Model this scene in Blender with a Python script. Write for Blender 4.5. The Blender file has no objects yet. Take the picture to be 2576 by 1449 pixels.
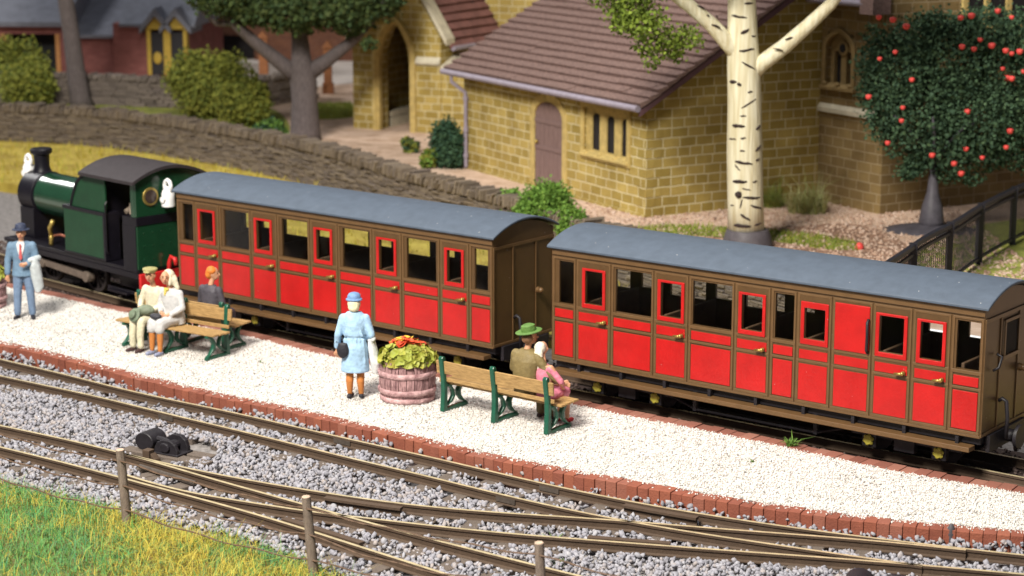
import bpy, math, random
import numpy as np
from mathutils import Vector, Matrix
R = math.radians
S = bpy.context.scene
COL = S.collection

# ------------------------------------------------------------------ camera, sky, sun, exposure
HC = 8.2            # camera height above the platform surface
PITCH = .2111
FD = 4993.6         # focal length in pixels of a 2576 px wide picture
cd = bpy.data.cameras.new('camera'); cam = bpy.data.objects.new('camera', cd); COL.objects.link(cam)
cam.location = (0, 0, HC); cam.rotation_euler = (math.pi/2-PITCH, 0, 0)
cd.sensor_width = 36; cd.lens = FD/2576*36; cd.clip_start = .1; cd.clip_end = 2000
cd.dof.use_dof = True; cd.dof.focus_distance = 27.0; cd.dof.aperture_fstop = .78
S.camera = cam
# a model layout lit indoors: one big soft lamp high in front on the left, a weaker one overhead, dim room light
W = bpy.data.worlds.new('World'); S.world = W; W.use_nodes = True
bg = W.node_tree.nodes['Background']; bg.inputs[0].default_value = (.80, .86, 1., 1); bg.inputs[1].default_value = .11
def softbox(name, loc, target, size, power, col):
    d = bpy.data.lights.new(name, 'AREA'); d.shape = 'DISK'; d.size = size; d.energy = power; d.color = col
    o = bpy.data.objects.new(name, d); COL.objects.link(o); o.location = loc
    o.rotation_euler = (Vector(loc)-Vector(target)).to_track_quat('Z', 'Y').to_euler(); return o
softbox('key_lamp', (-14.0, 5.0, 31.0), (0, 31, 0), 12.0, 27000, (1, .94, .84))
softbox('hall_lamp', (-44, 76, 33), (-7, 38, 1), 11.0, 9000, (1, .98, .96))
softbox('ceiling_lamp', (-3.0, 36.0, 30.0), (-2, 36, 0), 9.0, 3200, (1, .96, .90))
S.view_settings.view_transform = 'Standard'; S.view_settings.look = 'None'
S.view_settings.exposure = .45; S.view_settings.gamma = 1; S.view_settings.use_curve_mapping = False
S.render.engine = 'CYCLES'

# ------------------------------------------------------------------ helpers
rng = random.Random(7); nr = np.random.RandomState(11)
def ray(px, py):
    x = px-1288; y = py-724.5
    return Vector((x, FD*math.cos(PITCH)-y*math.sin(PITCH), -FD*math.sin(PITCH)-y*math.cos(PITCH)))
def G(px, py, z=0.):            # photograph pixel (2576 px wide) -> the world point at height z
    r = ray(px, py); t = (z-HC)/r.z; return Vector((r.x*t, r.y*t, z))
def GY(px, py, Y):              # ... at depth Y
    r = ray(px, py); t = Y/r.y; return Vector((r.x*t, Y, HC+r.z*t))

MATS = {}
def mat(name, col, rough=.6, var=.18, scale=6., bump=0., bscale=40., metal=0., spec=.4, island=None, isl_mix=1., stretch=None, col2=None, coat=0.):
    if name in MATS: return MATS[name]
    m = bpy.data.materials.new(name); m.use_nodes = True; t = m.node_tree; n = t.nodes; L = t.links
    b = n['Principled BSDF']
    b.inputs['Roughness'].default_value = rough; b.inputs['Metallic'].default_value = metal
    b.inputs['Specular IOR Level'].default_value = spec
    if coat: b.inputs['Coat Weight'].default_value = coat; b.inputs['Coat Roughness'].default_value = .15
    tc = n.new('ShaderNodeTexCoord'); vec = tc.outputs['Object']
    if stretch:
        mp = n.new('ShaderNodeMapping'); mp.inputs['Scale'].default_value = stretch; L.new(vec, mp.inputs['Vector']); vec = mp.outputs['Vector']
    nz = n.new('ShaderNodeTexNoise'); nz.inputs['Scale'].default_value = scale; nz.inputs['Detail'].default_value = 6; nz.inputs['Roughness'].default_value = .65
    L.new(vec, nz.inputs['Vector'])
    rp = n.new('ShaderNodeValToRGB')
    lo = [c*(1-var) for c in col[:3]]; hi = [min(1, c*(1+var)) for c in (col2 or col)[:3]]
    rp.color_ramp.elements[0].position = .3; rp.color_ramp.elements[1].position = .7
    rp.color_ramp.elements[0].color = (*lo, 1); rp.color_ramp.elements[1].color = (*hi, 1)
    L.new(nz.outputs['Fac'], rp.inputs['Fac']); out = rp.outputs['Color']
    if island:
        ge = n.new('ShaderNodeNewGeometry'); r2 = n.new('ShaderNodeValToRGB'); cr = r2.color_ramp
        while len(cr.elements) < len(island): cr.elements.new(.5)
        for i, c in enumerate(island):
            cr.elements[i].position = i/(len(island)-1); cr.elements[i].color = (*c, 1)
        L.new(ge.outputs['Random Per Island'], r2.inputs['Fac'])
        mx = n.new('ShaderNodeMixRGB'); mx.inputs['Fac'].default_value = isl_mix
        L.new(out, mx.inputs['Color1']); L.new(r2.outputs['Color'], mx.inputs['Color2']); out = mx.outputs['Color']
        if isl_mix >= 1:   # keep the fine variation as a multiplier
            m2 = n.new('ShaderNodeMixRGB'); m2.blend_type = 'OVERLAY'; m2.inputs['Fac'].default_value = var
            L.new(out, m2.inputs['Color1']); L.new(nz.outputs['Fac'], m2.inputs['Color2']); out = m2.outputs['Color']
    L.new(out, b.inputs['Base Color'])
    if bump:
        n2 = n.new('ShaderNodeTexNoise'); n2.inputs['Scale'].default_value = bscale; n2.inputs['Detail'].default_value = 4; L.new(vec, n2.inputs['Vector'])
        bp = n.new('ShaderNodeBump'); bp.inputs['Strength'].default_value = bump; bp.inputs['Distance'].default_value = .02
        L.new(n2.outputs['Fac'], bp.inputs['Height']); L.new(bp.outputs['Normal'], b.inputs['Normal'])
    MATS[name] = m; return m
def brickmat(name, c1, c2, mortar, bw, rh, ms, rough=.85, bump=.7, dirt=.6, squash=1., noise_w=.02):
    m = bpy.data.materials.new(name); m.use_nodes = True; t = m.node_tree; n = t.nodes; L = t.links; b = n['Principled BSDF']
    b.inputs['Roughness'].default_value = rough; b.inputs['Specular IOR Level'].default_value = .25
    uv = n.new('ShaderNodeUVMap'); uv.uv_map = 'UVMap'
    nz = n.new('ShaderNodeTexNoise'); nz.inputs['Scale'].default_value = 2.6; nz.inputs['Detail'].default_value = 5; L.new(uv.outputs[0], nz.inputs['Vector'])
    sb = n.new('ShaderNodeVectorMath'); sb.operation = 'SUBTRACT'; sb.inputs[1].default_value = (.5, .5, .5); L.new(nz.outputs['Color'], sb.inputs[0])
    sc = n.new('ShaderNodeVectorMath'); sc.operation = 'SCALE'; sc.inputs['Scale'].default_value = noise_w*2; L.new(sb.outputs[0], sc.inputs[0])
    ad = n.new('ShaderNodeVectorMath'); ad.operation = 'ADD'; L.new(uv.outputs[0], ad.inputs[0]); L.new(sc.outputs[0], ad.inputs[1])
    br = n.new('ShaderNodeTexBrick'); L.new(ad.outputs[0], br.inputs['Vector'])
    br.inputs['Scale'].default_value = 1; br.inputs['Color1'].default_value = (*c1, 1); br.inputs['Color2'].default_value = (*c2, 1); br.inputs['Mortar'].default_value = (*mortar, 1)
    br.inputs['Brick Width'].default_value = bw; br.inputs['Row Height'].default_value = rh; br.inputs['Mortar Size'].default_value = ms; br.inputs['Mortar Smooth'].default_value = .3
    br.squash = squash; br.squash_frequency = 3
    n3 = n.new('ShaderNodeTexNoise'); n3.inputs['Scale'].default_value = 1.1; n3.inputs['Detail'].default_value = 8; n3.inputs['Roughness'].default_value = .7; L.new(uv.outputs[0], n3.inputs['Vector'])
    rp = n.new('ShaderNodeValToRGB'); rp.color_ramp.elements[0].position = .3; rp.color_ramp.elements[0].color = (.45, .4, .36, 1); rp.color_ramp.elements[1].position = .62; rp.color_ramp.elements[1].color = (1, 1, 1, 1)
    L.new(n3.outputs['Fac'], rp.inputs['Fac'])
    mx = n.new('ShaderNodeMixRGB'); mx.blend_type = 'MULTIPLY'; mx.inputs['Fac'].default_value = dirt; L.new(br.outputs['Color'], mx.inputs['Color1']); L.new(rp.outputs['Color'], mx.inputs['Color2'])
    L.new(mx.outputs['Color'], b.inputs['Base Color'])
    n4 = n.new('ShaderNodeTexNoise'); n4.inputs['Scale'].default_value = 30; n4.inputs['Detail'].default_value = 4; L.new(uv.outputs[0], n4.inputs['Vector'])
    ma = n.new('ShaderNodeMath'); ma.operation = 'MULTIPLY_ADD'; ma.inputs[1].default_value = -.8; L.new(br.outputs['Fac'], ma.inputs[0]); L.new(n4.outputs['Fac'], ma.inputs[2])
    bp = n.new('ShaderNodeBump'); bp.inputs['Strength'].default_value = bump; bp.inputs['Distance'].default_value = .03
    L.new(ma.outputs[0], bp.inputs['Height']); L.new(bp.outputs['Normal'], b.inputs['Normal'])
    MATS[name] = m; return m

class MB:
    def __init__(s): s.v = []; s.f = []; s.m = []
    def add(s, v, f, mi=0):
        o = len(s.v); s.v += [tuple(p) for p in v]; s.f += [tuple(i+o for i in q) for q in f]; s.m += [mi]*len(f); return s
    def box(s, x0, x1, y0, y1, z0, z1, M=None, mi=0):
        v = [Vector(p) for p in ((x0,y0,z0),(x1,y0,z0),(x1,y1,z0),(x0,y1,z0),(x0,y0,z1),(x1,y0,z1),(x1,y1,z1),(x0,y1,z1))]
        if M: v = [M @ p for p in v]
        return s.add(v, [(3,2,1,0),(4,5,6,7),(0,1,5,4),(1,2,6,5),(2,3,7,6),(3,0,4,7)], mi)
    def cyl(s, p0, p1, r0, r1=None, n=12, caps=True, mi=0):
        p0 = Vector(p0); p1 = Vector(p1); r1 = r0 if r1 is None else r1
        d = (p1-p0).normalized(); a = d.orthogonal().normalized(); b = d.cross(a)
        v = []
        for p, r in ((p0, r0), (p1, r1)):
            for i in range(n):
                t = 2*math.pi*i/n; v.append(p+a*(r*math.cos(t))+b*(r*math.sin(t)))
        f = [(i, (i+1) % n, n+(i+1) % n, n+i) for i in range(n)]
        if caps: f += [tuple(range(n-1, -1, -1)), tuple(range(n, 2*n))]
        return s.add(v, f, mi)
    def tube(s, pts, r, n=8, mi=0):
        pts = [Vector(p) for p in pts]; k = len(pts); rr = r if isinstance(r, (list, tuple)) else [r]*k
        v = []; pa = None
        for i, p in enumerate(pts):
            d = (pts[min(i+1, k-1)]-pts[max(i-1, 0)]).normalized()
            a = d.orthogonal().normalized() if pa is None else (pa-d*pa.dot(d)).normalized()
            pa = a; b = d.cross(a)
            for j in range(n):
                t = 2*math.pi*j/n; v.append(p+a*(rr[i]*math.cos(t))+b*(rr[i]*math.sin(t)))
        f = [(i*n+j, i*n+(j+1) % n, (i+1)*n+(j+1) % n, (i+1)*n+j) for i in range(k-1) for j in range(n)]
        f += [tuple(range(n-1, -1, -1)), tuple(range((k-1)*n, k*n))]
        return s.add(v, f, mi)
    def lathe(s, prof, c=(0,0,0), n=20, M=None, sx=1, sy=1, mi=0):
        v = []; k = len(prof)
        for r, z in prof:
            for j in range(n):
                t = 2*math.pi*j/n; p = Vector((c[0]+r*sx*math.cos(t), c[1]+r*sy*math.sin(t), c[2]+z)); v.append(M @ p if M else p)
        f = [(i*n+j, i*n+(j+1) % n, (i+1)*n+(j+1) % n, (i+1)*n+j) for i in range(k-1) for j in range(n)]
        f += [tuple(range(n-1, -1, -1)), tuple(range((k-1)*n, k*n))]
        return s.add(v, f, mi)
    def ell(s, c, r, n=12, M=None, mi=0):
        if not isinstance(r, (tuple, list)): r = (r, r, r)
        k = max(6, n//2+2); prof = []
        v = []; 
        for i in range(k):
            ph = -math.pi/2+math.pi*(i+.0)/(k-1); ph = max(-math.pi/2+.05, min(math.pi/2-.05, ph))
            for j in range(n):
                t = 2*math.pi*j/n
                p = Vector((r[0]*math.cos(ph)*math.cos(t), r[1]*math.cos(ph)*math.sin(t), r[2]*math.sin(ph)))
                if M: p = M @ p
                v.append(p+Vector(c))
        f = [(i*n+j, i*n+(j+1) % n, (i+1)*n+(j+1) % n, (i+1)*n+j) for i in range(k-1) for j in range(n)]
        f += [tuple(range(n-1, -1, -1)), tuple(range((k-1)*n, k*n))]
        return s.add(v, f, mi)
    def cap(s, p0, r0, p1, r1, n=10):    # tapered capsule
        p0 = Vector(p0); p1 = Vector(p1); s.cyl(p0, p1, r0, r1, n); s.ell(p0, r0*.995, n); s.ell(p1, r1*.995, n); return s
    def prism(s, poly, a, b, axis='y', mi=0):  # poly in the other two axes, counted so that normals face out either way
        def P(u, w, t): return (u, t, w) if axis == 'y' else ((t, u, w) if axis == 'x' else (u, w, t))
        k = len(poly); v = [P(u, w, a) for u, w in poly]+[P(u, w, b) for u, w in poly]
        f = [tuple(range(k)), tuple(range(2*k-1, k-1, -1))]+[(i, k+i, k+(i+1) % k, (i+1) % k) for i in range(k)]
        return s.add(v, f, mi)
    def panel(s, x0, x1, z0, z1, y0, y1, holes, mi=0):   # a wall sheet in x-z with rectangular openings, with thickness
        xs = sorted({x0, x1, *[h[0] for h in holes], *[h[1] for h in holes]}); zs = sorted({z0, z1, *[h[2] for h in holes], *[h[3] for h in holes]})
        xs = [x for x in xs if x0 <= x <= x1]; zs = [z for z in zs if z0 <= z <= z1]
        nx, nz = len(xs)-1, len(zs)-1
        def solid(i, j):
            if i < 0 or j < 0 or i >= nx or j >= nz: return False
            cx = (xs[i]+xs[i+1])/2; cz = (zs[j]+zs[j+1])/2
            return not any(h[0] < cx < h[1] and h[2] < cz < h[3] for h in holes)
        idx = {}
        def V(i, j, k):
            if (i, j, k) not in idx: idx[(i, j, k)] = len(vs); vs.append((xs[i], (y0, y1)[k], zs[j]))
            return idx[(i, j, k)]
        vs = []; f = []
        for i in range(nx):
            for j in range(nz):
                if not solid(i, j): continue
                f.append((V(i,j,0), V(i+1,j,0), V(i+1,j+1,0), V(i,j+1,0))); f.append((V(i,j,1), V(i,j+1,1), V(i+1,j+1,1), V(i+1,j,1)))
                if not solid(i-1, j): f.append((V(i,j,0), V(i,j+1,0), V(i,j+1,1), V(i,j,1)))
                if not solid(i+1, j): f.append((V(i+1,j,0), V(i+1,j,1), V(i+1,j+1,1), V(i+1,j+1,0)))
                if not solid(i, j-1): f.append((V(i,j,0), V(i,j,1), V(i+1,j,1), V(i+1,j,0)))
                if not solid(i, j+1): f.append((V(i,j+1,0), V(i+1,j+1,0), V(i+1,j+1,1), V(i,j+1,1)))
        return s.add(vs, f, mi)
    def build(s, name, mats, parent=None, smooth=False, bevel=0., seg=2, fix=True):
        me = bpy.data.meshes.new(name); me.from_pydata(s.v, [], s.f)
        if not isinstance(mats, (list, tuple)): mats = [mats]
        for m in mats: me.materials.append(m)
        me.polygons.foreach_set('material_index', s.m)
        if fix and len(s.f) < 60000:
            import bmesh
            bm = bmesh.new(); bm.from_mesh(me); bmesh.ops.recalc_face_normals(bm, faces=bm.faces); bm.to_mesh(me); bm.free()
        uvl = me.uv_layers.new(name='UVMap')
        co = np.array([v.co for v in me.vertices]) if len(me.vertices) else np.zeros((0,3))
        uv = np.zeros((len(me.loops), 2))
        if len(s.f) < 60000:
            for p in me.polygons:
                nn = p.normal; ax = max(range(3), key=lambda i: abs(nn[i]))
                li = list(p.loop_indices); vi = [me.loops[l].vertex_index for l in li]
                c = co[vi]
                uv[li] = c[:, [1, 2]] if ax == 0 else (c[:, [0, 2]] if ax == 1 else c[:, [0, 1]])
            uvl.data.foreach_set('uv', uv.ravel())
        if smooth:
            me.polygons.foreach_set('use_smooth', [True]*len(me.polygons))
        o = bpy.data.objects.new(name, me); COL.objects.link(o)
        if parent: o.parent = parent
        if smooth == 'auto':
            try: me.set_sharp_from_angle(angle=R(40))
            except Exception: pass
        if bevel:
            md = o.modifiers.new('bevel', 'BEVEL'); md.width = bevel; md.segments = seg; md.limit_method = 'ANGLE'; md.angle_limit = R(35)
        return o
def tag(o, label=None, cat=None, group=None, kind=None):
    if label: o['label'] = label
    if cat: o['category'] = cat
    if group: o['group'] = group
    if kind: o['kind'] = kind
    return o
def thing(name, label, cat, loc=(0,0,0), rz=0., group=None):
    o = bpy.data.objects.new(name, None); COL.objects.link(o); o.empty_display_size = .2
    o.location = loc; o.rotation_euler = (0, 0, rz); return tag(o, label, cat, group)
def dup(root, loc, rz, label):
    r = root.copy(); COL.objects.link(r); r.location = loc; r.rotation_euler = (0, 0, rz); r['label'] = label
    for ch in list(root.children):
        c = ch.copy(); COL.objects.link(c); c.parent = r
        for g in list(ch.children):
            d = g.copy(); COL.objects.link(d); d.parent = c
    return r
def spline(pts, step=.25):           # Catmull-Rom resampled polyline
    P = [np.array(p, float) for p in pts]; P = [2*P[0]-P[1]]+P+[2*P[-1]-P[-2]]; out = []
    for i in range(1, len(P)-2):
        a, b, c, d = P[i-1:i+3]; n = max(2, int(np.linalg.norm(c-b)/step))
        for k in range(n):
            t = k/n; out.append(.5*((2*b)+(-a+c)*t+(2*a-5*b+4*c-d)*t*t+(-a+3*b-3*c+d)*t**3))
    out.append(P[-2]); return np.array(out)
def smoothline(P, it=6):
    P = P.copy()
    for _ in range(it): P[1:-1] = .25*P[:-2]+.5*P[1:-1]+.25*P[2:]
    return P
def even(P, step):                   # points every `step` along P with tangents
    d = np.r_[0, np.cumsum(np.linalg.norm(np.diff(P, axis=0), axis=1))]; t = np.arange(0, d[-1], step)
    Q = np.stack([np.interp(t, d, P[:, i]) for i in range(P.shape[1])], 1)
    T = np.gradient(Q, axis=0); T /= np.linalg.norm(T, axis=1)[:, None]; return Q, T
def bigmesh(name, V, F, m, parent=None):   # fast path for many triangles / quads (numpy)
    me = bpy.data.meshes.new(name); k = F.shape[1]
    me.vertices.add(len(V)); me.vertices.foreach_set('co', V.astype(np.float32).ravel())
    me.loops.add(F.size); me.loops.foreach_set('vertex_index', F.astype(np.int32).ravel())
    me.polygons.add(len(F)); me.polygons.foreach_set('loop_start', np.arange(0, F.size, k, dtype=np.int32))
    try: me.polygons.foreach_set('loop_total', np.full(len(F), k, dtype=np.int32))
    except Exception: pass
    me.update(calc_edges=True); me.validate(); me.materials.append(m)
    o = bpy.data.objects.new(name, me); COL.objects.link(o)
    if parent: o.parent = parent
    return o
def rotmats(n):
    q = nr.randn(n, 4); q /= np.linalg.norm(q, axis=1)[:, None]; w, x, y, z = q.T
    return np.stack([np.stack([1-2*(y*y+z*z), 2*(x*y-z*w), 2*(x*z+y*w)], 1), np.stack([2*(x*y+z*w), 1-2*(x*x+z*z), 2*(y*z-x*w)], 1), np.stack([2*(x*z-y*w), 2*(y*z+x*w), 1-2*(x*x+y*y)], 1)], 1)
def icosa():
    p = (1+5**.5)/2
    v = np.array([(-1,p,0),(1,p,0),(-1,-p,0),(1,-p,0),(0,-1,p),(0,1,p),(0,-1,-p),(0,1,-p),(p,0,-1),(p,0,1),(-p,0,-1),(-p,0,1)])/math.hypot(1, p)
    f = np.array([(0,11,5),(0,5,1),(0,1,7),(0,7,10),(0,10,11),(1,5,9),(5,11,4),(11,10,2),(10,7,6),(7,1,8),(3,9,4),(3,4,2),(3,2,6),(3,6,8),(3,8,9),(4,9,5),(2,4,11),(6,2,10),(8,6,7),(9,8,1)])
    return v, f
OCT = (np.array([(1,0,0),(-1,0,0),(0,1,0),(0,-1,0),(0,0,1),(0,0,-1)], float), np.array([(0,2,4),(2,1,4),(1,3,4),(3,0,4),(2,0,5),(1,2,5),(3,1,5),(0,3,5)]))
def stones(P, size, base='ico', flat=.75):
    bv, bf = icosa() if base == 'ico' else OCT
    n = len(P); k = len(bv)
    jit = 1+(.95 if base == 'ico' else .55)*(nr.rand(n, k, 1)-.5)
    sc = np.stack([.8+.5*nr.rand(n), .7+.4*nr.rand(n), flat*(.6+.5*nr.rand(n))], 1)[:, None, :]
    v = bv[None]*jit*sc; v = np.einsum('nij,nkj->nki', rotmats(n), v)*size[:, None, None]
    V = (v+P[:, None, :]).reshape(-1, 3); F = (bf[None]+(np.arange(n)*k)[:, None, None]).reshape(-1, 3); return V, F
def leafcloud(ells, n, size, hollow=.45, flatn=None):
    E = np.array([list(c)+list(r) for c, r in ells], float); w = E[:, 3]*E[:, 4]*E[:, 5]; w = w**.8; w /= w.sum()
    idx = nr.choice(len(E), n, p=w); d = nr.randn(n, 3); d /= np.linalg.norm(d, axis=1)[:, None]
    rad = (hollow+(1-hollow)*nr.rand(n))**.8*(1+.12*nr.randn(n))
    P = E[idx, :3]+d*rad[:, None]*E[idx, 3:6]
    s = size*(.6+.8*nr.rand(n)); q = np.array([(-.5,-.5,0),(.5,-.4,.12),(.55,.5,0),(-.45,.5,.12)])
    v = np.einsum('nij,kj->nki', rotmats(n), q)*s[:, None, None]+P[:, None]
    return v.reshape(-1, 3), np.arange(n*4).reshape(-1, 4)
def noise2(x, y, s=1., seed=0):
    r = np.random.RandomState(seed); out = 0
    for i in range(6):
        a = r.rand()*6.28; f = s*(.6+r.rand()*1.6); out = out+np.sin((x*math.cos(a)+y*math.sin(a))*f+r.rand()*6.28)
    return out/6
def inpoly(x, y, poly):
    r = np.zeros(len(x), bool); j = len(poly)-1
    for i in range(len(poly)):
        xi, yi = poly[i][:2]; xj, yj = poly[j][:2]
        c = ((yi > y) != (yj > y)) & (x < (xj-xi)*(y-yi)/((yj-yi)+1e-12)+xi); r ^= c; j = i
    return r
def inview(P, mx=60, my=60):
    dx = P[:, 0]; dep = P[:, 1]*math.cos(PITCH)+(HC-P[:, 2])*math.sin(PITCH); up = P[:, 1]*math.sin(PITCH)-(HC-P[:, 2])*math.cos(PITCH)
    px = 1288+FD*dx/dep; py = 724.5-FD*up/dep
    return (px > -mx) & (px < 2576+mx) & (py > -my) & (py < 1449+my)
def dist_poly(x, y, P):              # distance from points to a polyline (numpy)
    best = np.full(len(x), 1e9)
    for a, b in zip(P[:-1], P[1:]):
        d = b[:2]-a[:2]; L = d@d+1e-12
        t = np.clip(((x-a[0])*d[0]+(y-a[1])*d[1])/L, 0, 1)
        best = np.minimum(best, np.hypot(x-a[0]-t*d[0], y-a[1]-t*d[1]))
    return best
# ------------------------------------------------------------------ the setting
def xy(pts, z): return [(*G(px, py, z)[:2], z) for px, py in pts]
PF = xy([(0,870),(179,912),(342,954),(521,997),(667,1024),(859,1070),(1025,1108),(1192,1149),(1375,1185),(1567,1220),(1717,1250),(1870,1273),(2050,1300),(2250,1323),(2417,1340),(2576,1351)], 0)
PF = [(PF[0][0]-8, PF[0][1]+4.3, 0), (PF[0][0]-3, PF[0][1]+1.7, 0)]+PF+[(PF[-1][0]+3, PF[-1][1]-1.0, 0), (PF[-1][0]+7, PF[-1][1]-2.3, 0)]
PF = smoothline(spline(PF, .2), 12)
PB = xy([(100,737),(306,784),(602,838),(847,899),(1446,1016),(1600,1049),(1758,1078),(1966,1120),(2197,1174),(2363,1203),(2576,1240)], 0)
PB = [(PB[0][0]-9, PB[0][1]+6.5, 0), (PB[0][0]-3, PB[0][1]+2.2, 0)]+PB+[(PB[-1][0]+3, PB[-1][1]-1.9, 0), (PB[-1][0]+6, PB[-1][1]-3.8, 0)]
PB = smoothline(spline(PB, .2), 30)

m_soil = mat('dark_soil', (.10,.075,.055), .95, .4, 3, .6, 25)
m_bed = mat('ballast_bed', (.21,.195,.19), .95, .45, 9, .8, 30)
def sheet(name, poly, z, m, kind='structure', depth=None):
    mb = MB(); k = len(poly)
    P = [tuple(p[:2]) for p in poly]
    v = [(x, y, z) for x, y in P]; mb.add(v, [tuple(range(k))])
    if depth:
        mb.add([(x, y, z) for x, y in P]+[(x, y, z-depth) for x, y in P], [(i, (i+1) % k, k+(i+1) % k, k+i) for i in range(k)])
    o = mb.build(name, m); return tag(o, kind=kind)
mb = MB(); mb.add([(-300,-40,-.32),(300,-40,-.32),(300,500,-.32),(-300,500,-.32)], [(0,1,2,3)])
tag(mb.build('ground', m_bed), kind='structure')

def offset0(P, d):
    T = np.gradient(P, axis=0); T /= np.linalg.norm(T, axis=1)[:, None]
    Q = P.copy(); Q[:, 0] += -T[:, 1]*d; Q[:, 1] += T[:, 0]*d; return Q
# platform deck: pale stone chippings
m_chip = mat('white_chippings', (.70,.66,.62), .9, .12, 55, .9, 70, island=[(.20,.19,.18),(.74,.71,.67),(.81,.78,.75),(.86,.84,.81),(.89,.88,.86)], isl_mix=.9)
deck = [tuple(p) for p in offset0(PF, .14)[::3]]+[tuple(p) for p in PB[::-3]]
m_deck = mat('chipping_bed', (.70,.67,.63), .95, .3, 60, .9, 60)
sheet('platform', deck, -.012, m_deck, depth=.3)
n = 520000
x = nr.uniform(-13, 9, n); y = nr.uniform(21.5, 42, n)
ok = inpoly(x, y, [p[:2] for p in deck]) & inview(np.stack([x, y, 0*x], 1))
x, y = x[ok], y[ok]
z = -.006+.008*nr.rand(len(x))
Q = offset0(PF, .21); T = np.gradient(Q, axis=0); ii = nr.randint(0, len(Q), 2600); of = nr.rand(2600)**2.2*.20-.06
qx = Q[ii, 0]+nr.uniform(-.1, .1, 2600); qy = Q[ii, 1]+T[ii, 1]/np.maximum(1e-6, np.linalg.norm(T[ii], axis=1))*0; Tn = T[ii]/np.linalg.norm(T[ii], axis=1)[:, None]; qx = qx+Tn[:, 1]*of; qy = qy-Tn[:, 0]*of
x = np.r_[x, qx]; y = np.r_[y, qy]; z = np.r_[z, .016+0*qx]
P = np.stack([x, y, z], 1)
V, F = stones(P, .0105+.009*nr.rand(len(x)), 'oct', .8)
tag(bigmesh('gravel', V, F, m_chip), 'fine white stone chippings covering the platform deck', 'gravel', kind='stuff')

# brick edgings
m_brick = mat('edging_brick', (.27,.085,.05), .85, .4, 9, .5, 40, island=[(.17,.050,.032),(.23,.068,.040),(.29,.095,.055),(.20,.060,.038),(.27,.105,.072)], isl_mix=.72)
m_brick2 = mat('dusty_brick', (.26,.10,.07), .9, .3, 10, .5, 40, island=[(.17,.06,.04),(.26,.10,.07),(.31,.14,.10),(.22,.08,.055)], isl_mix=.85)
def bricks(P, pitch, d0, d1, z0, z1, jz):
    Q, T = even(P, pitch); mb = MB()
    for q, t in zip(Q, T):
        a = math.atan2(t[1], t[0])+rng.gauss(0, .015); M = Matrix.Translation((q[0], q[1], rng.gauss(0, jz))) @ Matrix.Rotation(a, 4, 'Z')
        j = rng.gauss(0, .008); mb.box(-pitch/2+.003, pitch/2-.003, d0+j, d1+j, z0, z1, M)
    return mb
o = bricks(PF, .165, -.005, .235, -.34, .012, .005).build('brick_edging', m_brick, bevel=.008)
tag(o, 'row of bright red bricks on edge along the platform side facing the crossing tracks', 'brick edging')
o = bricks(PB, .2, -.02, .24, -.32, .008, .004).build('brick_edging', m_brick2, bevel=.008)
tag(o, 'row of dusty dull red bricks along the platform side next to the train', 'brick edging')

# ------------------------------------------------------------------ front tracks
m_rail = mat('rusty_rail', (.075,.048,.031), .75, .15, 12, .3, 40, metal=.0)
m_head = mat('worn_rail_head', (.56,.47,.29), .34, .25, 5, metal=.25, spec=.7)
m_slpr = mat('weathered_sleeper', (.145,.115,.095), .9, .35, 4, .7, 20, stretch=(3,14,14), island=[(.115,.09,.075),(.15,.12,.10),(.18,.145,.12)], isl_mix=.5)
m_iron = mat('dark_iron', (.07,.055,.045), .7, .3, 10, .3, 40)
RZ = -.10                      # top of the front rails
def rail_sweep(mb, P, w=.024, h=.135):
    P = np.array(P); T = np.gradient(P, axis=0); T /= np.linalg.norm(T, axis=1)[:, None]
    prof = [(-w,0,1),(w,0,1),(w,-.032,0),(.008,-.042,0),(.008,-h+.03,0),(.034,-h+.012,0),(.034,-h,0),(-.034,-h,0),(-.034,-h+.012,0),(-.008,-h+.03,0),(-.008,-.042,0),(-w,-.032,0)]
    k = len(prof); v = []
    for p, t in zip(P, T):
        nx, ny = -t[1], t[0]
        for a, b, _ in prof: v.append((p[0]+nx*a, p[1]+ny*a, p[2]+b))
    f = []; mi = []
    for i in range(len(P)-1):
        for j in range(k): f.append((i*k+j, i*k+(j+1) % k, (i+1)*k+(j+1) % k, (i+1)*k+j)); mi.append(1 if j == 0 else 0)
    o = len(mb.v); mb.v += v; mb.f += [tuple(a+o for a in q) for q in f]; mb.m += mi
    mb.add([v[j] for j in range(k)], [tuple(range(k))]); mb.add([v[-k+j] for j in range(k)], [tuple(range(k))])
def railpath(pts, ext0=0, ext1=0, it=25):
    P = xy(pts, RZ)
    if ext0: d = np.array(P[0])-np.array(P[1]); d /= np.linalg.norm(d); P = [tuple(np.array(P[0])+d*ext0)]+P
    if ext1: d = np.array(P[-1])-np.array(P[-2]); d /= np.linalg.norm(d); P = P+[tuple(np.array(P[-1])+d*ext1)]
    return smoothline(spline(P, .2), it)
A_far = railpath([(0,903),(179,945),(342,987),(583,1036),(859,1100),(1109,1155),(1346,1212),(1546,1254),(1717,1286),(1884,1311),(2050,1335),(2250,1360),(2450,1383),(2576,1396)], 8, 4)
A_near = railpath([(0,945),(254,999),(417,1040),(625,1088),(859,1147),(1092,1201),(1267,1246),(1400,1275),(1546,1307),(1717,1336),(1900,1363),(2080,1387),(2190,1408),(2320,1423)], 8, 0)
X_near = railpath([(925,1303),(1067,1320),(1234,1339),(1475,1357),(1717,1376),(1950,1393),(2190,1410),(2400,1428),(2576,1444)], 0, 4)
X_far = railpath([(300,1138),(458,1176),(625,1208),(859,1246),(1021,1271),(1271,1291),(1542,1306),(1717,1323),(1900,1337),(2090,1350),(2250,1362),(2430,1383)], 0, 0)
B_far = railpath([(0,1070),(150,1101),(287,1133),(417,1169),(542,1208),(729,1257),(859,1297),(934,1316),(1092,1358),(1338,1419),(1442,1445),(1600,1483)], 8, 4)
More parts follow.
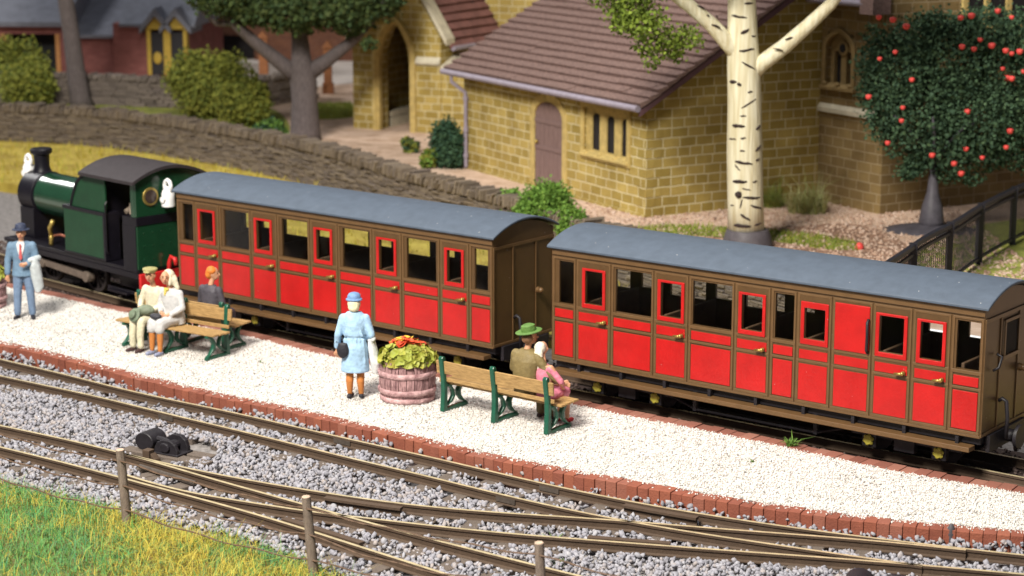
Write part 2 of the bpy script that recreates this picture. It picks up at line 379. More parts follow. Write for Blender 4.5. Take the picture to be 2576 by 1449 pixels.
X_blade = railpath([(300,1189),(458,1236),(625,1262),(762,1285),(859,1297),(925,1303)], 0, 0, 10)
B_near = railpath([(0,1124),(150,1160),(287,1196),(417,1232),(583,1275),(750,1324),(859,1361),(1009,1407),(1109,1440),(1300,1500)], 8, 4)
RAILS = [A_far, A_near, X_near, X_far, B_far, X_blade, B_near]
def offset(P, d):
    T = np.gradient(P, axis=0); T /= np.linalg.norm(T, axis=1)[:, None]
    Q = P.copy(); Q[:, 0] += -T[:, 1]*d; Q[:, 1] += T[:, 0]*d; return Q
def centre(Pa, Pb):
    out = []
    for a in Pa[::3]:
        i = int(np.argmin(((Pb[:, :2]-a[:2])**2).sum(1))); b = Pb[i]
        if math.hypot(*(a-b)[:2]) < 1.25 and 0 < i < len(Pb)-1: out.append((a+b)/2)
    return smoothline(np.array(out), 4)
SLEEP = []
def track(name, label, rails, cl, spacing=.62, length=1.55, skip=None):
    t = thing(name, label, 'railway track', tuple(Vector(cl[len(cl)//2])*1.0))
    o0 = Vector(t.location)
    for Pp in rails:
        mb = MB(); rail_sweep(mb, Pp-np.array(o0)); mb.build('rail', [m_rail, m_head], t, fix=False)
    Q, T = even(cl, spacing); sl = MB(); sl.box(-.115, .115, -length/2, length/2, -.14, 0)
    first = None
    for q, tt in zip(Q, T):
        if not inview(np.array([[q[0], q[1], -.24]]), 200, 200)[0]: continue
        if skip and skip(q): continue
        a = math.atan2(tt[1], tt[0])+rng.gauss(0, .02); zz = -.225+rng.gauss(0, .006)
        if first is None: ob = sl.build('sleeper', m_slpr, t, bevel=.012); first = ob
        else: ob = first.copy(); COL.objects.link(ob); ob.parent = t
        ob.location = Vector((q[0], q[1], zz))-o0; ob.rotation_euler = (0, 0, a)
        SLEEP.append((q[0], q[1], a, length))
    return t
cA = centre(A_far, A_near); cB = centre(B_near, B_far); cX = centre(X_near, X_far)
tA = track('railway_track', 'rusty running track beside the red brick platform edge, nearest the platform', [A_far, A_near], cA)
tB = track('railway_track', 'rusty siding track running past the grass bank and wire fence', [B_far, B_near], cB)
dA = lambda q: min(((cA[:, :2]-q[:2])**2).sum(1)) < .9 or min(((cB[:, :2]-q[:2])**2).sum(1)) < .9
tX = track('crossover_track', 'diagonal crossover rails linking the siding to the platform track', [X_far, X_near, X_blade], cX, skip=dA)
def check(P, i0, i1, d, t):      # check rails and timber infill beside the crossings
    Pp = offset(P, d); q0 = np.array(G(*i0, RZ)); q1 = np.array(G(*i1, RZ))
    a = int(np.argmin(((Pp-q0)**2).sum(1))); b = int(np.argmin(((Pp-q1)**2).sum(1))); a, b = min(a, b), max(a, b)
    if b-a < 3: return
    mb = MB(); rail_sweep(mb, Pp[a:b+1]+np.array((0,0,-.006))-np.array(t.location), .05, .13); mb.build('check_rail', [m_rail, m_rail], t, fix=False)
check(A_far, (1546,1268), (1760,1300), -.14, tA); check(X_far, (800,1255), (1010,1285), -.14, tX)
check(X_near, (1480,1345), (1680,1362), .14, tX); check(B_near, (700,1300), (900,1368), .14, tB)
# tie bars, fishplates and joints
fp = MB(); o0 = Vector(tA.location)
for P_, px in ((A_near, (1267,1246)), (A_far, (1386,1222)), (A_far, (859,1100)), (A_near, (417,1040))):
    q = Vector(G(*px, RZ)); i = int(np.argmin(((P_-np.array(q))**2).sum(1))); t = P_[i+1]-P_[i-1]; a = math.atan2(t[1], t[0])
    fp = MB(); fp.box(-.16, .16, -.028, .028, -.1, -.03, Matrix.Translation(Vector(P_[i])-o0) @ Matrix.Rotation(a, 4, 'Z'))
    fp.build('fishplate', m_iron, tA)
tb = MB(); q = G(440,1200,-.2)-Vector(tX.location); q2 = G(488,1212,-.2)-Vector(tX.location)
tb.cyl(G(352,1173,-.17)-Vector(tX.location), G(492,1216,-.17)-Vector(tX.location), .035, n=8)
tb.build('tie_bar', m_iron, tX)

# ballast stones
GRASS = [(*G(px, py, -.2)[:2],) for px, py in [(-400,1100),(0,1203),(125,1236),(292,1274),(417,1306),(625,1356),(729,1386),(833,1427),(930,1475),(1200,1640),(-600,1700)]]
n = 170000
x = nr.uniform(-13, 10, n); y = nr.uniform(18, 37, n)
P = np.stack([x, y, -.3+0*x], 1); ok = inview(P, 80, 80)
front = [tuple(p[:2]) for p in PF[::3]]+[(12, 10), (-20, 10), (-20, 37)]
ok &= inpoly(x, y, front) & (~inpoly(x, y, GRASS) | (nr.rand(n) < .12))
x, y = x[ok], y[ok]
rd = np.full(len(x), 9.)
for Pp in RAILS: rd = np.minimum(rd, dist_poly(x, y, Pp[::2]))
ons = np.zeros(len(x), bool)
for sx, sy, a, L in SLEEP:
    u = (x-sx)*math.cos(a)+(y-sy)*math.sin(a); v = -(x-sx)*math.sin(a)+(y-sy)*math.cos(a); ons |= (abs(u) < .15) & (abs(v) < L/2)
patch = noise2(x, y, 1.3, 3)
keep = (rd > .085) & ((~ons) | (nr.rand(len(x)) < np.clip(.50+.7*patch, .10, .9))) & ((rd > .16) | (nr.rand(len(x)) < .6)) & (patch > -2)
# clear the timbers of the point lever and the ground around the switch blades
for px, py, rad in ((455,1128,.42),(440,1140,.62),(380,1165,.28),(500,1208,.18),(400,1190,.3),(440,1232,.25)):
    c = G(px, py, -.25); keep &= np.hypot(x-c.x, y-c.y) > rad
x, y, rd = x[keep], y[keep], rd[keep]
size = .022+.027*nr.rand(len(x))**1.7
edge = dist_poly(x, y, PF[::2])
z = -.262+.05*nr.rand(len(x))+.045*np.clip(noise2(x, y, 2.2, 5)+.3, 0, 1)+.20*np.clip(1-edge/.30, 0, 1)*(.45+.55*nr.rand(len(x)))*(.75+.45*noise2(x, y, .9, 12))
z = np.where((rd < .25) & (edge > .17), np.minimum(z, -.205), z)
m_bal = mat('ballast_stone', (.27,.27,.30), .85, .2, 20, .4, 60, island=[(.19,.19,.215),(.26,.255,.29),(.31,.305,.345),(.35,.305,.285),(.28,.28,.325),(.38,.375,.405),(.24,.24,.275)], isl_mix=.9)
V, F = stones(np.stack([x, y, z], 1), size)
tag(bigmesh('ballast', V, F, m_bal), 'loose blue grey crushed stone ballast around the front tracks', 'ballast', kind='stuff')

# ------------------------------------------------------------------ grass bank in the corner
gx, gy = np.meshgrid(np.linspace(-14, 3, 69), np.linspace(12, 30, 73)); gx, gy = gx.ravel(), gy.ravel()
ed = dist_poly(gx, gy, np.array([(*p, 0) for p in GRASS[:10]])); ins = inpoly(gx, gy, GRASS)
def bank_h(ed, x, y): return -.27+.34*(1-np.exp(-ed/1.1))+.05*noise2(x, y, 1.6, 8)
gz = np.where(ins, bank_h(ed, gx, gy), -.36-.1*ed)
mb = MB(); nx_, ny_ = 69, 73
mb.v = [tuple(p) for p in np.stack([gx, gy, gz], 1)]; mb.f = [(j*nx_+i, j*nx_+i+1, (j+1)*nx_+i+1, (j+1)*nx_+i) for j in range(ny_-1) for i in range(nx_-1)]; mb.m = [0]*len(mb.f)
tag(mb.build('grass_bank', mat('bank_soil', (.13,.10,.03), .95, .5, 3, .6, 20), smooth=True), kind='structure')
def blades(name, x, y, z, L, wdt, m, lean=.6):
    n = len(x); a = nr.rand(n)*6.283; l = L*(.45+.8*nr.rand(n)+.9*(nr.rand(n) > .93)); le = lean*(.2+1.1*nr.rand(n))
    dx, dy = np.cos(a), np.sin(a); px, py = -dy, dx; w = wdt*(.7+.6*nr.rand(n))
    base = np.stack([x, y, z-.02], 1); V = np.zeros((n, 6, 3))
    for k, (t, ww) in enumerate(((0, 1), (.55, .8), (1, .12))):
        off = np.stack([dx*l*le*t*t, dy*l*le*t*t, l*t*(1-.42*le*t)], 1); s = np.stack([px*w*ww/2, py*w*ww/2, 0*w], 1)
        V[:, 2*k] = base+off-s; V[:, 2*k+1] = base+off+s
    b = (np.arange(n)*6)[:, None, None]; F = (np.array([(0,1,3,2),(2,3,5,4)])[None]+b).reshape(-1, 4)
    return bigmesh(name, V.reshape(-1, 3), F, m)
n = 130000
x = nr.uniform(-9, 1, n); y = nr.uniform(16, 28, n); e = dist_poly(x, y, np.array([(*p, 0) for p in GRASS[:10]])); i = inpoly(x, y, GRASS) & (e > .10+.14*noise2(x, y, 4, 31))
z = bank_h(e, x, y); ok = i & inview(np.stack([x, y, z], 1), 120, 120) & (nr.rand(n) < np.clip(e*2.4+.12, 0, 1)); x, y, z = x[ok], y[ok], z[ok]
pat = .8*noise2(x, y, 2.1, 21)+.6*noise2(x, y, 6, 22)+.34*nr.randn(len(x))
m_gy = mat('straw_grass', (.40,.29,.03), .7, .3, 3, island=[(.34,.29,.03),(.48,.40,.045),(.40,.30,.03),(.52,.46,.09),(.26,.30,.03),(.40,.24,.04)], isl_mix=.9)
m_gg = mat('lush_grass', (.06,.22,.06), .7, .3, 3, island=[(.04,.17,.045),(.075,.26,.06),(.13,.30,.045),(.05,.22,.11),(.24,.31,.045)], isl_mix=.9)
s = pat < -.10
tag(blades('grass', x[s], y[s], z[s], .21, .0075, m_gy, 1.1), 'straw yellow grass blades growing over the corner bank', 'grass', kind='stuff')
s = ~s
tag(blades('grass', x[s], y[s], z[s], .19, .0075, m_gg, 1.1), 'bright green grass tufts mixed into the corner bank', 'grass', kind='stuff')
# scattered rail-side dirt already comes from the bed material

# ------------------------------------------------------------------ land behind the train
WL = smoothline(spline([(-26,61.6,0),(-19,60.9,0),(-15.6,60.2,0),(-12.3,58.9,0),(-9.4,56.4,0),(-6.3,53.1,0),(-4.1,49.9,0),(-2.5,46.9,0),(-.2,43.4,0),(.85,41.2,0),(1.6,39.9,0),(2.7,38.3,0),(4.2,36.3,0),(5.6,34.6,0),(6.6,33.1,0)], .3), 8)
m_verge = mat('verge_turf', (.38,.26,.035), .95, .35, 1.2, .7, 12, col2=(.42,.33,.06))
vf = [(-40,66,0),(-30,56,0),tuple(G(-120,436,-.1)),tuple(G(0,462,-.1)),tuple(G(60,470,-.1)),(-5.0,39.2,0),(-2,36.6,0),(1.6,33.9,0),(4.5,31.7,0),(8.4,28.8,0),(14,24.5,0)]
sheet('grass_verge', vf+[(9,32,0)]+[tuple(p) for p in WL[::-2]], -.06, m_verge, depth=.35)
n = 26000
x = nr.uniform(-22, 8, n); y = nr.uniform(28, 62, n); ok = inpoly(x, y, [p[:2] for p in vf]+[(9,32)]+[tuple(p[:2]) for p in WL[::-2]]) & inview(np.stack([x, y, 0*x], 1), 100, 60); x, y = x[ok], y[ok]
tag(blades('grass', x, y, -.06+0*x, .20, .03, m_gy), 'dry golden grass growing between the train and the stone wall', 'grass', kind='stuff')
m_sand = mat('pink_gravel_yard', (.47,.31,.205), .95, .22, 2.0, .6, 22, col2=(.56,.42,.33))
yard = [tuple(p) for p in WL[::2]]+[(7.2,31.6,0),(10,29,0),(20,22,0),(80,20,0),(80,260,0),(-90,260,0),(-90,70,0)]
sheet('yard', yard, .6, m_sand, depth=1.0)
m_lawn = mat('yard_lawn', (.16,.19,.035), .95, .35, 2.5, .7, 18, col2=(.26,.27,.05))
m_mulch = mat('bark_mulch', (.16,.09,.06), .95, .5, 9, .9, 14, col2=(.30,.18,.12))
def patch_sheet(name, px, m, lift):
    return sheet(name, smoothline(spline(xy(px+px[:1], .6), .4), 2), .6+lift, m)
patch_sheet('mulch_bed', [(1600,590),(1760,600),(1900,628),(2050,650),(2240,690),(2300,640),(2250,595),(2150,560),(2020,566),(1930,578),(1760,572)], m_mulch, .004)
patch_sheet('lawn_strip', [(1560,575),(1690,566),(1830,572),(1950,580),(2060,592),(2150,610),(2165,632),(2060,628),(1950,606),(1830,598),(1700,592)], m_lawn, .008)
patch_sheet('lawn', [(2285,720),(2310,640),(2385,585),(2500,560),(2700,545),(2900,620),(2800,780),(2500,770)], m_lawn, .004)
patch_sheet('lawn', [(-200,262),(100,250),(400,250),(640,262),(720,300),(700,345),(480,300),(0,280),(-200,280)], m_lawn, .004)
patch_sheet('lawn', [(790,262),(885,258),(890,296),(800,302)], m_lawn, .008)
for poly, num, L, lab in (([(1560,575),(1690,566),(1830,572),(1950,580),(2060,592),(2150,610),(2165,632),(2060,628),(1950,606),(1830,598),(1700,592)], 14000, .09, 'short mossy grass strip behind the coach roofs'), ([(790,262),(885,258),(890,296),(800,302)], 3000, .12, 'small green grass patch beside the porch')):
    pw = [tuple(p[:2]) for p in xy(poly, .6)]; xs = [p[0] for p in pw]; ys = [p[1] for p in pw]
    x = nr.uniform(min(xs), max(xs), num); y = nr.uniform(min(ys), max(ys), num); ok = inpoly(x, y, pw); x, y = x[ok], y[ok]
    tag(blades('grass', x, y, .6+0*x, L, .02, mat('moss_grass', (.2,.25,.03), .8, .3, 3, island=[(.16,.2,.02),(.26,.27,.03),(.14,.24,.04),(.34,.27,.05)], isl_mix=.9)), lab, 'grass', kind='stuff')
# loose gravel and mulch pieces near the birch
n = 9000; x = nr.uniform(1, 10, n); y = nr.uniform(34, 46, n); P = np.stack([x, y, .6+0*x], 1); ok = inview(P) & inpoly(x, y, [p[:2] for p in yard]); P = P[ok]
V, F = stones(P, .02+.035*nr.rand(len(P)))
tag(bigmesh('yard_gravel', V, F, mat('yard_gravel_stone', (.4,.28,.2), .9, .2, 10, island=[(.28,.17,.12),(.45,.32,.24),(.52,.40,.33),(.36,.22,.15)], isl_mix=.9)), 'loose pinkish gravel and bark pieces on the churchyard ground', 'gravel', kind='stuff')
# ------------------------------------------------------------------ dry stone wall
m_dry = mat('dry_stone', (.20,.16,.11), .95, .35, 7, .8, 30, island=[(.10,.078,.065),(.17,.135,.105),(.22,.175,.13),(.13,.105,.095),(.19,.145,.105)], isl_mix=.8)
def stonewall(name, label, L, h, cop, m, z0=-.1, sc=1.):
    mb = MB(); d = np.r_[0, np.cumsum(np.linalg.norm(np.diff(L, axis=0), axis=1))]; tot = d[-1]
    def at(s): return (np.interp(s, d, L[:, 0]), np.interp(s, d, L[:, 1]))
    def M(s, z, tilt=0):
        p = at(s); q = at(min(s+.1, tot)); q0 = at(max(s-.1, 0)); a = math.atan2(q[1]-q0[1], q[0]-q0[0])
        return Matrix.Translation((p[0], p[1], z)) @ Matrix.Rotation(a, 4, 'Z') @ Matrix.Rotation(tilt, 4, 'Y')
    z = z0
    while z < h-.02:
        ch = rng.uniform(.042, .08)*sc; s = rng.random()*.3
        while s < tot:
            l = rng.uniform(.14, .42)*sc; j = rng.gauss(0, .022)
            mb.box(-l/2+.006, l/2-.006, -.26+j+.08*(z/h), .24, 0, ch-.008, M(s+l/2, z+rng.gauss(0, .006), rng.gauss(0, .03))); s += l
        z += ch
    s = 0
    while s < tot:
        l = rng.uniform(.035, .08)*sc; hh = cop*rng.uniform(.62, 1.3); j = rng.gauss(0, .03)
        mb.box(-l/2, l/2-.014, -.24+j, .22+j*1.5, -.01, hh, M(s+l/2, z, rng.gauss(.25, .17))); s += l
    return tag(mb.build(name, m, bevel=.008, seg=1), label, 'stone wall')
stonewall('dry_stone_wall', 'long curving dry stone wall with upright coping stones behind the train', WL, .80, .22, m_dry)
m_far = mat('grey_walling', (.15,.12,.105), .95, .3, 5, .8, 20, island=[(.11,.09,.08),(.17,.14,.12),(.20,.165,.14)], isl_mix=.8)
WB = spline([(*G(-300, 262, .6)[:2], 0), (*G(150, 258, .6)[:2], 0), (*G(420, 270, .6)[:2], 0), (*G(640, 268, .6)[:2], 0), (*G(780, 246, .6)[:2], 0)], .5)
stonewall('garden_wall', 'low grey brown garden wall in front of the pink house', WB, 1.42, .14, m_far, z0=.5, sc=1.5)

# ------------------------------------------------------------------ buildings
OCHRE1, OCHRE2, OCHM = (.34,.25,.062), (.50,.375,.115), (.70,.62,.38)
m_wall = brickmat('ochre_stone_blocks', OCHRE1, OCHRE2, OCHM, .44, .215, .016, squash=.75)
m_wallb = brickmat('shaded_stone_blocks', (.20,.135,.055), (.28,.195,.08), (.38,.30,.18), .46, .22, .015, squash=.8)  # darker copy of the church stone, the transept's shade put into the colour
m_dress = mat('dressed_stone', (.48,.36,.13), .85, .25, 5, .4, 30)
m_string = mat('pale_string_stone', (.55,.50,.38), .85, .2, 5, .3, 30)
m_lilac = mat('lilac_paint', (.27,.235,.29), .55, .15, 6)
m_tile = mat('plum_roof_tile', (.165,.10,.088), .9, .35, 3, .7, 18, stretch=(6,6,6), col2=(.23,.15,.13))
m_door = mat('plum_door_wood', (.195,.125,.115), .75, .25, 4, .4, 20, stretch=(10,1,1))
m_dark = mat('dark_interior', (.012,.010,.012), .8, .2, 4)
m_brass = mat('brass', (.42,.31,.09), .42, .2, 10, metal=.8)
def PL(root, h, px, py):       # pixel -> (along, up) on the vertical plane through root with heading h
    r = ray(px, py); n = Vector((-math.sin(h), math.cos(h), 0)); u = Vector((math.cos(h), math.sin(h), 0)); c = Vector((0, 0, HC))
    p = c+r*(((Vector(root)-c).dot(n))/r.dot(n))-Vector(root); return p.dot(u), p.z
def arch(x0, x1, zs, ztop, n=8, pointed=True):   # points of an arch from left spring to right spring
    w = x1-x0; xm = (x0+x1)/2; out = []
    for i in range(n+1):
        t = i/n
        if pointed: a = (x0+w*.5*(1-math.cos(t*math.pi/2))**1.0, zs+(ztop-zs)*math.sin(t*math.pi/2)); out.append((x0+(xm-x0)*(t**1.7), zs+(ztop-zs)*(1-(1-t)**1.35)))
        else: out.append((x0+w*.5*(1-math.cos(t*math.pi/2)), zs+(ztop-zs)*math.sin(t*math.pi/2)))
    return out+[(x0+x1-a, b) for a, b in out[-2::-1]]
def roofrows(mb, x0, x1, y0, z0, y1, z1, row=.27, th=.05):
    L = math.hypot(y1-y0, z1-z0); n = int(L/row); uy, uz = (y1-y0)/L, (z1-z0)/L; ny, nz = -uz, uy
    sgn = 1 if nz > 0 else -1; ny *= sgn; nz *= sgn
    for i in range(n+1):
        a = i*row; b = min(a+row*1.12, L); 
        if b-a < .05: continue
        off = .085
        P = [(y0+uy*a+ny*off, z0+uz*a+nz*off), (y0+uy*b, z0+uz*b), (y0+uy*b-ny*th, z0+uz*b-nz*th), (y0+uy*a-ny*(th-.02), z0+uz*a-nz*(th-.02))]
        xx = x0
        while xx < x1-.01:
            w = min(1.1+.5*rng.random(), x1-xx); j = rng.gauss(0, .006)
            mb.prism([(p[0], p[1]+j) for p in P], xx, xx+w-.004, axis='x'); xx += w
def frame_arch(mb, x0, x1, z0, zs, ztop, wd, y0, y1, pointed=False):
    inn = [(x0, z0)]+arch(x0, x1, zs, ztop, pointed=pointed)+[(x1, z0)]
    out = [(x0-wd, z0)]+arch(x0-wd, x1+wd, zs, ztop+wd, pointed=pointed)+[(x1+wd, z0)]
    k = len(inn); v = [(a, y0, b) for a, b in inn]+[(a, y0, b) for a, b in out]+[(a, y1, b) for a, b in inn]+[(a, y1, b) for a, b in out]
    f = []
    for i in range(k-1):
        f += [(i, i+1, k+i+1, k+i), (2*k+i, 3*k+i, 3*k+i+1, 2*k+i+1), (i, 2*k+i, 2*k+i+1, i+1), (k+i, k+i+1, 3*k+i+1, 3*k+i)]
    mb.add(v, f)
# --- the church hall by the path
A = G(1168,421,.6); B = G(1623,548,.6); hA = math.atan2(B.y-A.y, B.x-A.x); LA = (B-A).length
hall = thing('church_hall', 'ochre stone church hall with plum tiled roof and plank door', 'building', A, hA)
DH = 8.0; RID = (DH/2, 2.60+.6*DH/2)
mb = MB(); mb.panel(0, LA, 0, 2.62, 0, .3, [(3.60,4.90,0,2.11),(5.84,7.72,1.12,2.2)])
mb.panel(0, LA, 0, 2.62, DH-.3, DH, [])
for xx in (0.002, LA-.302): mb.prism([(.301,-.3),(DH-.301,-.3),(DH-.301,2.62),(RID[0],RID[1]-.05),(.301,2.62)], xx, xx+.3, axis='x')
mb.build('wall', m_wall, hall)
mb = MB()
for xx in (-.012, LA-.10): pass
for k in range(12):                                # long and short quoins on the near corner
    l = .40 if k % 2 else .24; mb.box(LA-l, LA+.012, -.012, (.24 if k % 2 else .40), k*.215+.004, k*.215+.205)
mb.build('quoin', m_wall, hall, bevel=.01)
mb = MB(); mb.panel(-.02, LA+.02, -.25, .06, -.05, -.002, []); mb.build('plinth', m_wall, hall)
mb = MB(); roofrows(mb, -.36, LA+.34, -.36, 2.50, RID[0], RID[1]+.05); roofrows(mb, -.36, LA+.34, DH+.36, 2.50, RID[0], RID[1]+.05); roof = mb.build('roof', m_tile, hall)
mb = MB(); mb.cyl((-.36, RID[0], RID[1]+.10), (LA+.34, RID[0], RID[1]+.10), .11, n=8); mb.build('ridge_tile', m_tile, roof)
mb = MB()
mb.prism([(-.36,2.28),(-.36,2.41),(RID[0],RID[1]-.05),(RID[0],RID[1]-.19)], LA+.24, LA+.31, axis='x'); mb.build('bargeboard', mat('dark_plum_paint', (.10,.05,.06), .6, .2, 5), roof)
mb = MB()
for i in range(36): xx = .12+i*(LA-.2)/36; mb.box(xx, xx+.11, -.16, 0.0, 2.38, 2.52)
mb.box(0, LA, -.14, -.001, 2.52, 2.56); mb.build('corbel_table', m_dress, hall, bevel=.015)
mb = MB(); mb.cyl((-.38,-.42,2.44), (LA+.3,-.42,2.44), .075, n=10); mb.build('gutter', m_lilac, hall, smooth='auto')
mb = MB(); mb.tube([(.12,-.42,2.40),(.12,-.42,2.22),(.24,-.1,1.95),(.24,-.08,1.7),(.24,-.08,.05)], .05, 8)
for zz in (1.75,.95,.3): mb.cyl((.24,-.08,zz), (.24,-.08,zz+.09), .07, n=8)
mb.build('drainpipe', m_lilac, hall, smooth='auto')
mb = MB(); frame_arch(mb, 3.60, 4.90, 0, 1.74, 2.11, .20, -.03, .10); mb.build('door_surround', m_dress, hall, bevel=.01)
d = MB(); pts = [(3.60,0)]+arch(3.60,4.90,1.74,2.11,pointed=False)+[(4.90,0)]; d.prism(pts, .022, .08)
for i in range(6): xx = 3.62+i*.211; d.box(xx, xx+.190, .003, .025, .03, 1.72+.36*math.sqrt(max(0, 1-(max(abs(xx-4.25), abs(xx+.19-4.25))/.66)**2)))
for zz in (.12,.95,1.58): d.box(3.62, 4.88, -.018, .01, zz, zz+.10)
dr = d.build('door', m_door, hall, bevel=.006)
mb = MB(); mb.ell((3.74,-.04,1.12), .05, 8); mb.build('knob', m_brass, dr, smooth=True)
mb = MB(); mb.box(3.6, 4.9, .16, .2, 0, 2.1); mb.build('door_back', m_dark, hall)
wf = MB(); SL = [(6.10,6.44),(6.72,7.06),(7.34,7.66)]
wf.panel(5.86, 7.70, 1.16, 2.18, .05, .09, [(a,b,1.22,2.06) for a, b in SL])
win = wf.build('window', m_dress, hall)
mb = MB()
for a, b in SL: mb.add([(a,.075,2.07),(a+.1,.075,2.07),(a,.075,1.95)], [(0,1,2)]); mb.add([(b,.075,2.07),(b-.1,.075,2.07),(b,.075,1.95)], [(0,1,2)])
mb.panel(5.74, 7.82, 1.0, 2.32, -.05, .02, [(5.86,7.70,1.16,2.18)]); mb.build('window_surround', m_dress, win, bevel=.015)
mb = MB(); mb.prism([(-.10,1.06),(-.10,1.12),(.13,1.22),(.13,1.06)], 5.78, 7.78, axis='x')
for a in (5.98, 6.60, 7.22, 7.66): mb.ell((a-.02,-.04,1.15), (.09,.06,.05), 8)
mb.build('sill', m_dress, win, bevel=.01)
mb = MB(); mb.box(5.9, 7.66, .10, .12, 1.17, 2.15); mb.build('pane', m_dark, win)
# --- the church behind it: porch, nave and transept
PLc = G(890,322,.6); hP = R(-28)
porch = thing('church_porch', 'gabled ochre stone porch with tall pointed archway left of the hall', 'building', PLc, hP)
PW = 2.95; xc = PW/2
mb = MB(); ax0, ax1 = xc-.62, xc+.52
left = [(0,-.3),(ax0,-.3)]+arch(ax0,ax1,2.0,3.2)[:9]+[(xc,5.2),(0,2.7)]
right = [(ax1,-.3),(PW,-.3),(PW,2.7),(xc,5.2)]+arch(ax0,ax1,2.0,3.2)[8:][0:]
mb.prism(left, 0, .55); mb.prism(right, 0, .55)
mb.box(0, .4, .552, 3.2, -.3, 2.7); mb.box(PW-.4, PW, .552, 3.2, -.3, 2.7); mb.build('wall', m_wall, porch)
mb = MB(); frame_arch(mb, ax0+.06, ax1-.06, -.2, 1.98, 3.1, .10, -.05, .15, True); frame_arch(mb, ax0-.02, ax1+.02, -.2, 2.0, 3.2, .13, -.09, .02, True); mb.build('arch_moulding', m_dress, porch, bevel=.02)
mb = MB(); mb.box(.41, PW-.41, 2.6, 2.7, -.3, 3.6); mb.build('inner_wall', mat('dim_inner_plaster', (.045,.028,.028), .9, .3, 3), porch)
mb = MB(); mb.box(.45, .8, .8, 2.4, .3, .45); mb.box(.45, .8, .8, 2.4, -.3, .28); mb.build('stone_seat', m_string, porch)
mb = MB()
for sgn in (0, 1):
    m2 = MB(); 
mb2 = MB(); roofrows(mb2, .2, 3.4, PW+.25, 2.45, xc, 5.16); roofrows(mb2, .2, 3.4, -.25, 2.45, xc, 5.16)
mb2.v = [(b, a, c) for a, b, c in mb2.v]; rf = mb2.build('roof', mat('red_brown_roof_tile', (.19,.085,.075), .9, .3, 3, .7, 18), porch)
mb = MB()
for s_ in (-1, 1): mb.prism([(xc,5.2),(xc,5.38),(xc+s_*(xc+.22),2.72),(xc+s_*(xc+.22),2.52)], -.06, .45)
mb.build('coping', m_string, porch, bevel=.02)
mb = MB(); mb.cyl((PW+.3,.2,2.44), (PW+.3,3.3,2.44), .07, n=8); mb.build('gutter', m_lilac, porch)
mb = MB(); mb.box(PW+.004, PW+2.6, .05, 1.0, -.3, 1.85); mb.build('buttress', m_wall, porch)
mb = MB(); mb.prism([(-.04,1.852),(-.04,1.95),(1.0,2.3),(1.0,1.852)], PW+.006, PW+2.6, axis='x'); mb.build('weathering', m_string, porch, bevel=.02)
mb = MB(); mb.prism([(-.09,2.62),(-.09,2.72),(.3,2.8),(.3,2.62)], -.1, .28, axis='x'); mb.build('kneeler', m_string, porch, bevel=.02)
mb = MB(); mb.prism([(-.10,1.98),(-.10,2.06),(-.002,2.2),(-.002,1.98)], ax1+.16, PW+.004, axis='x'); mb.build('string_course', m_string, porch, bevel=.015)
nave = thing('church_nave', 'tall ochre stone church wall rising behind the hall roof', 'building', Vector(PLc)+Vector((math.cos(hP)*1.0-math.sin(hP)*3.45, math.sin(hP)*1.0+math.cos(hP)*3.45, 0)), hP)
mb = MB(); mb.box(-1, 13, 0, 9, -.3, 8.5); mb.build('wall', m_wall, nave)
mb = MB(); roofrows(mb, -1.2, 13.2, -.3, 8.35, 4.5, 12.2, .4); roofrows(mb, -1.2, 13.2, 9.3, 8.35, 4.5, 12.2, .4); mb.build('roof', m_tile, nave)
mb = MB(); mb.cyl((3.55,-.08,-.3), (3.55,-.08,8.3), .06, n=8); mb.build('drainpipe', m_lilac, nave)
for xx in (1.2, 6.5, 9.5):
    mb = MB(); mb.box(xx-.35, xx+.35, -.03, .0, 4.2, 6.6); w = mb.build('window', m_dress, nave); m3 = MB(); m3.box(xx-.2, xx+.2, -.045, -.032, 4.4, 6.4); m3.build('pane', m_dark, w)
CC = G(2213,540,.6); hC = hA+R(1)
IN = CC+Vector((-math.cos(hC), -math.sin(hC), 0))*3.35
tr = thing('church_transept', 'brown shaded stone church wing with paired lancet window behind the flowering tree', 'building', IN, hC)
LT = 3.35
mb = MB(); wx0, wz1 = PL(IN, hC, 2085, 80); wx1, wz0 = PL(IN, hC, 2152, 225)
wx0, wx1, wz0, wz1 = 1.35, 2.25, max(wz0, 2.2), min(wz1, 4.2)
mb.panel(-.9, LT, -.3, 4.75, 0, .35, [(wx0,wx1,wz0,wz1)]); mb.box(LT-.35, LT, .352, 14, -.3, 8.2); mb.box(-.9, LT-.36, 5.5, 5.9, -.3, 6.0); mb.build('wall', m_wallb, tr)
SX = lambda px, py: PL(IN, hC, px, py)
mb = MB(); sz = SX(2080, 270)[1]; mb.prism([(-.07,sz-.10),(-.07,sz),(0,sz+.10),(0,sz-.10)], -.3, LT-.1, axis='x'); mb.build('string_course', m_string, tr, bevel=.01)
m_wbd = mat('shaded_dressed_stone', (.26,.18,.075), .85, .25, 5, .4, 30)  # dressed stone darkened to match, shade of the wing painted in
mb = MB(); mid = (wx0+wx1)/2
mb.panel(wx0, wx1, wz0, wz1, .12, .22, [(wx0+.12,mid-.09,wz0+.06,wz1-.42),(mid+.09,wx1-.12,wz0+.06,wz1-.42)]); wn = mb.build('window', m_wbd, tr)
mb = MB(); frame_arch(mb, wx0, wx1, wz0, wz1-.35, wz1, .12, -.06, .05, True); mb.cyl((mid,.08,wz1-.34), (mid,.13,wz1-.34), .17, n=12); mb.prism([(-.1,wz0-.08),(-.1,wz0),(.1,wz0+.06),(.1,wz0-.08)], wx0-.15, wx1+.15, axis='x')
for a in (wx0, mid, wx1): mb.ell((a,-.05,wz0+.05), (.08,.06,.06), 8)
mb.build('window_surround', m_wbd, wn, bevel=.012)
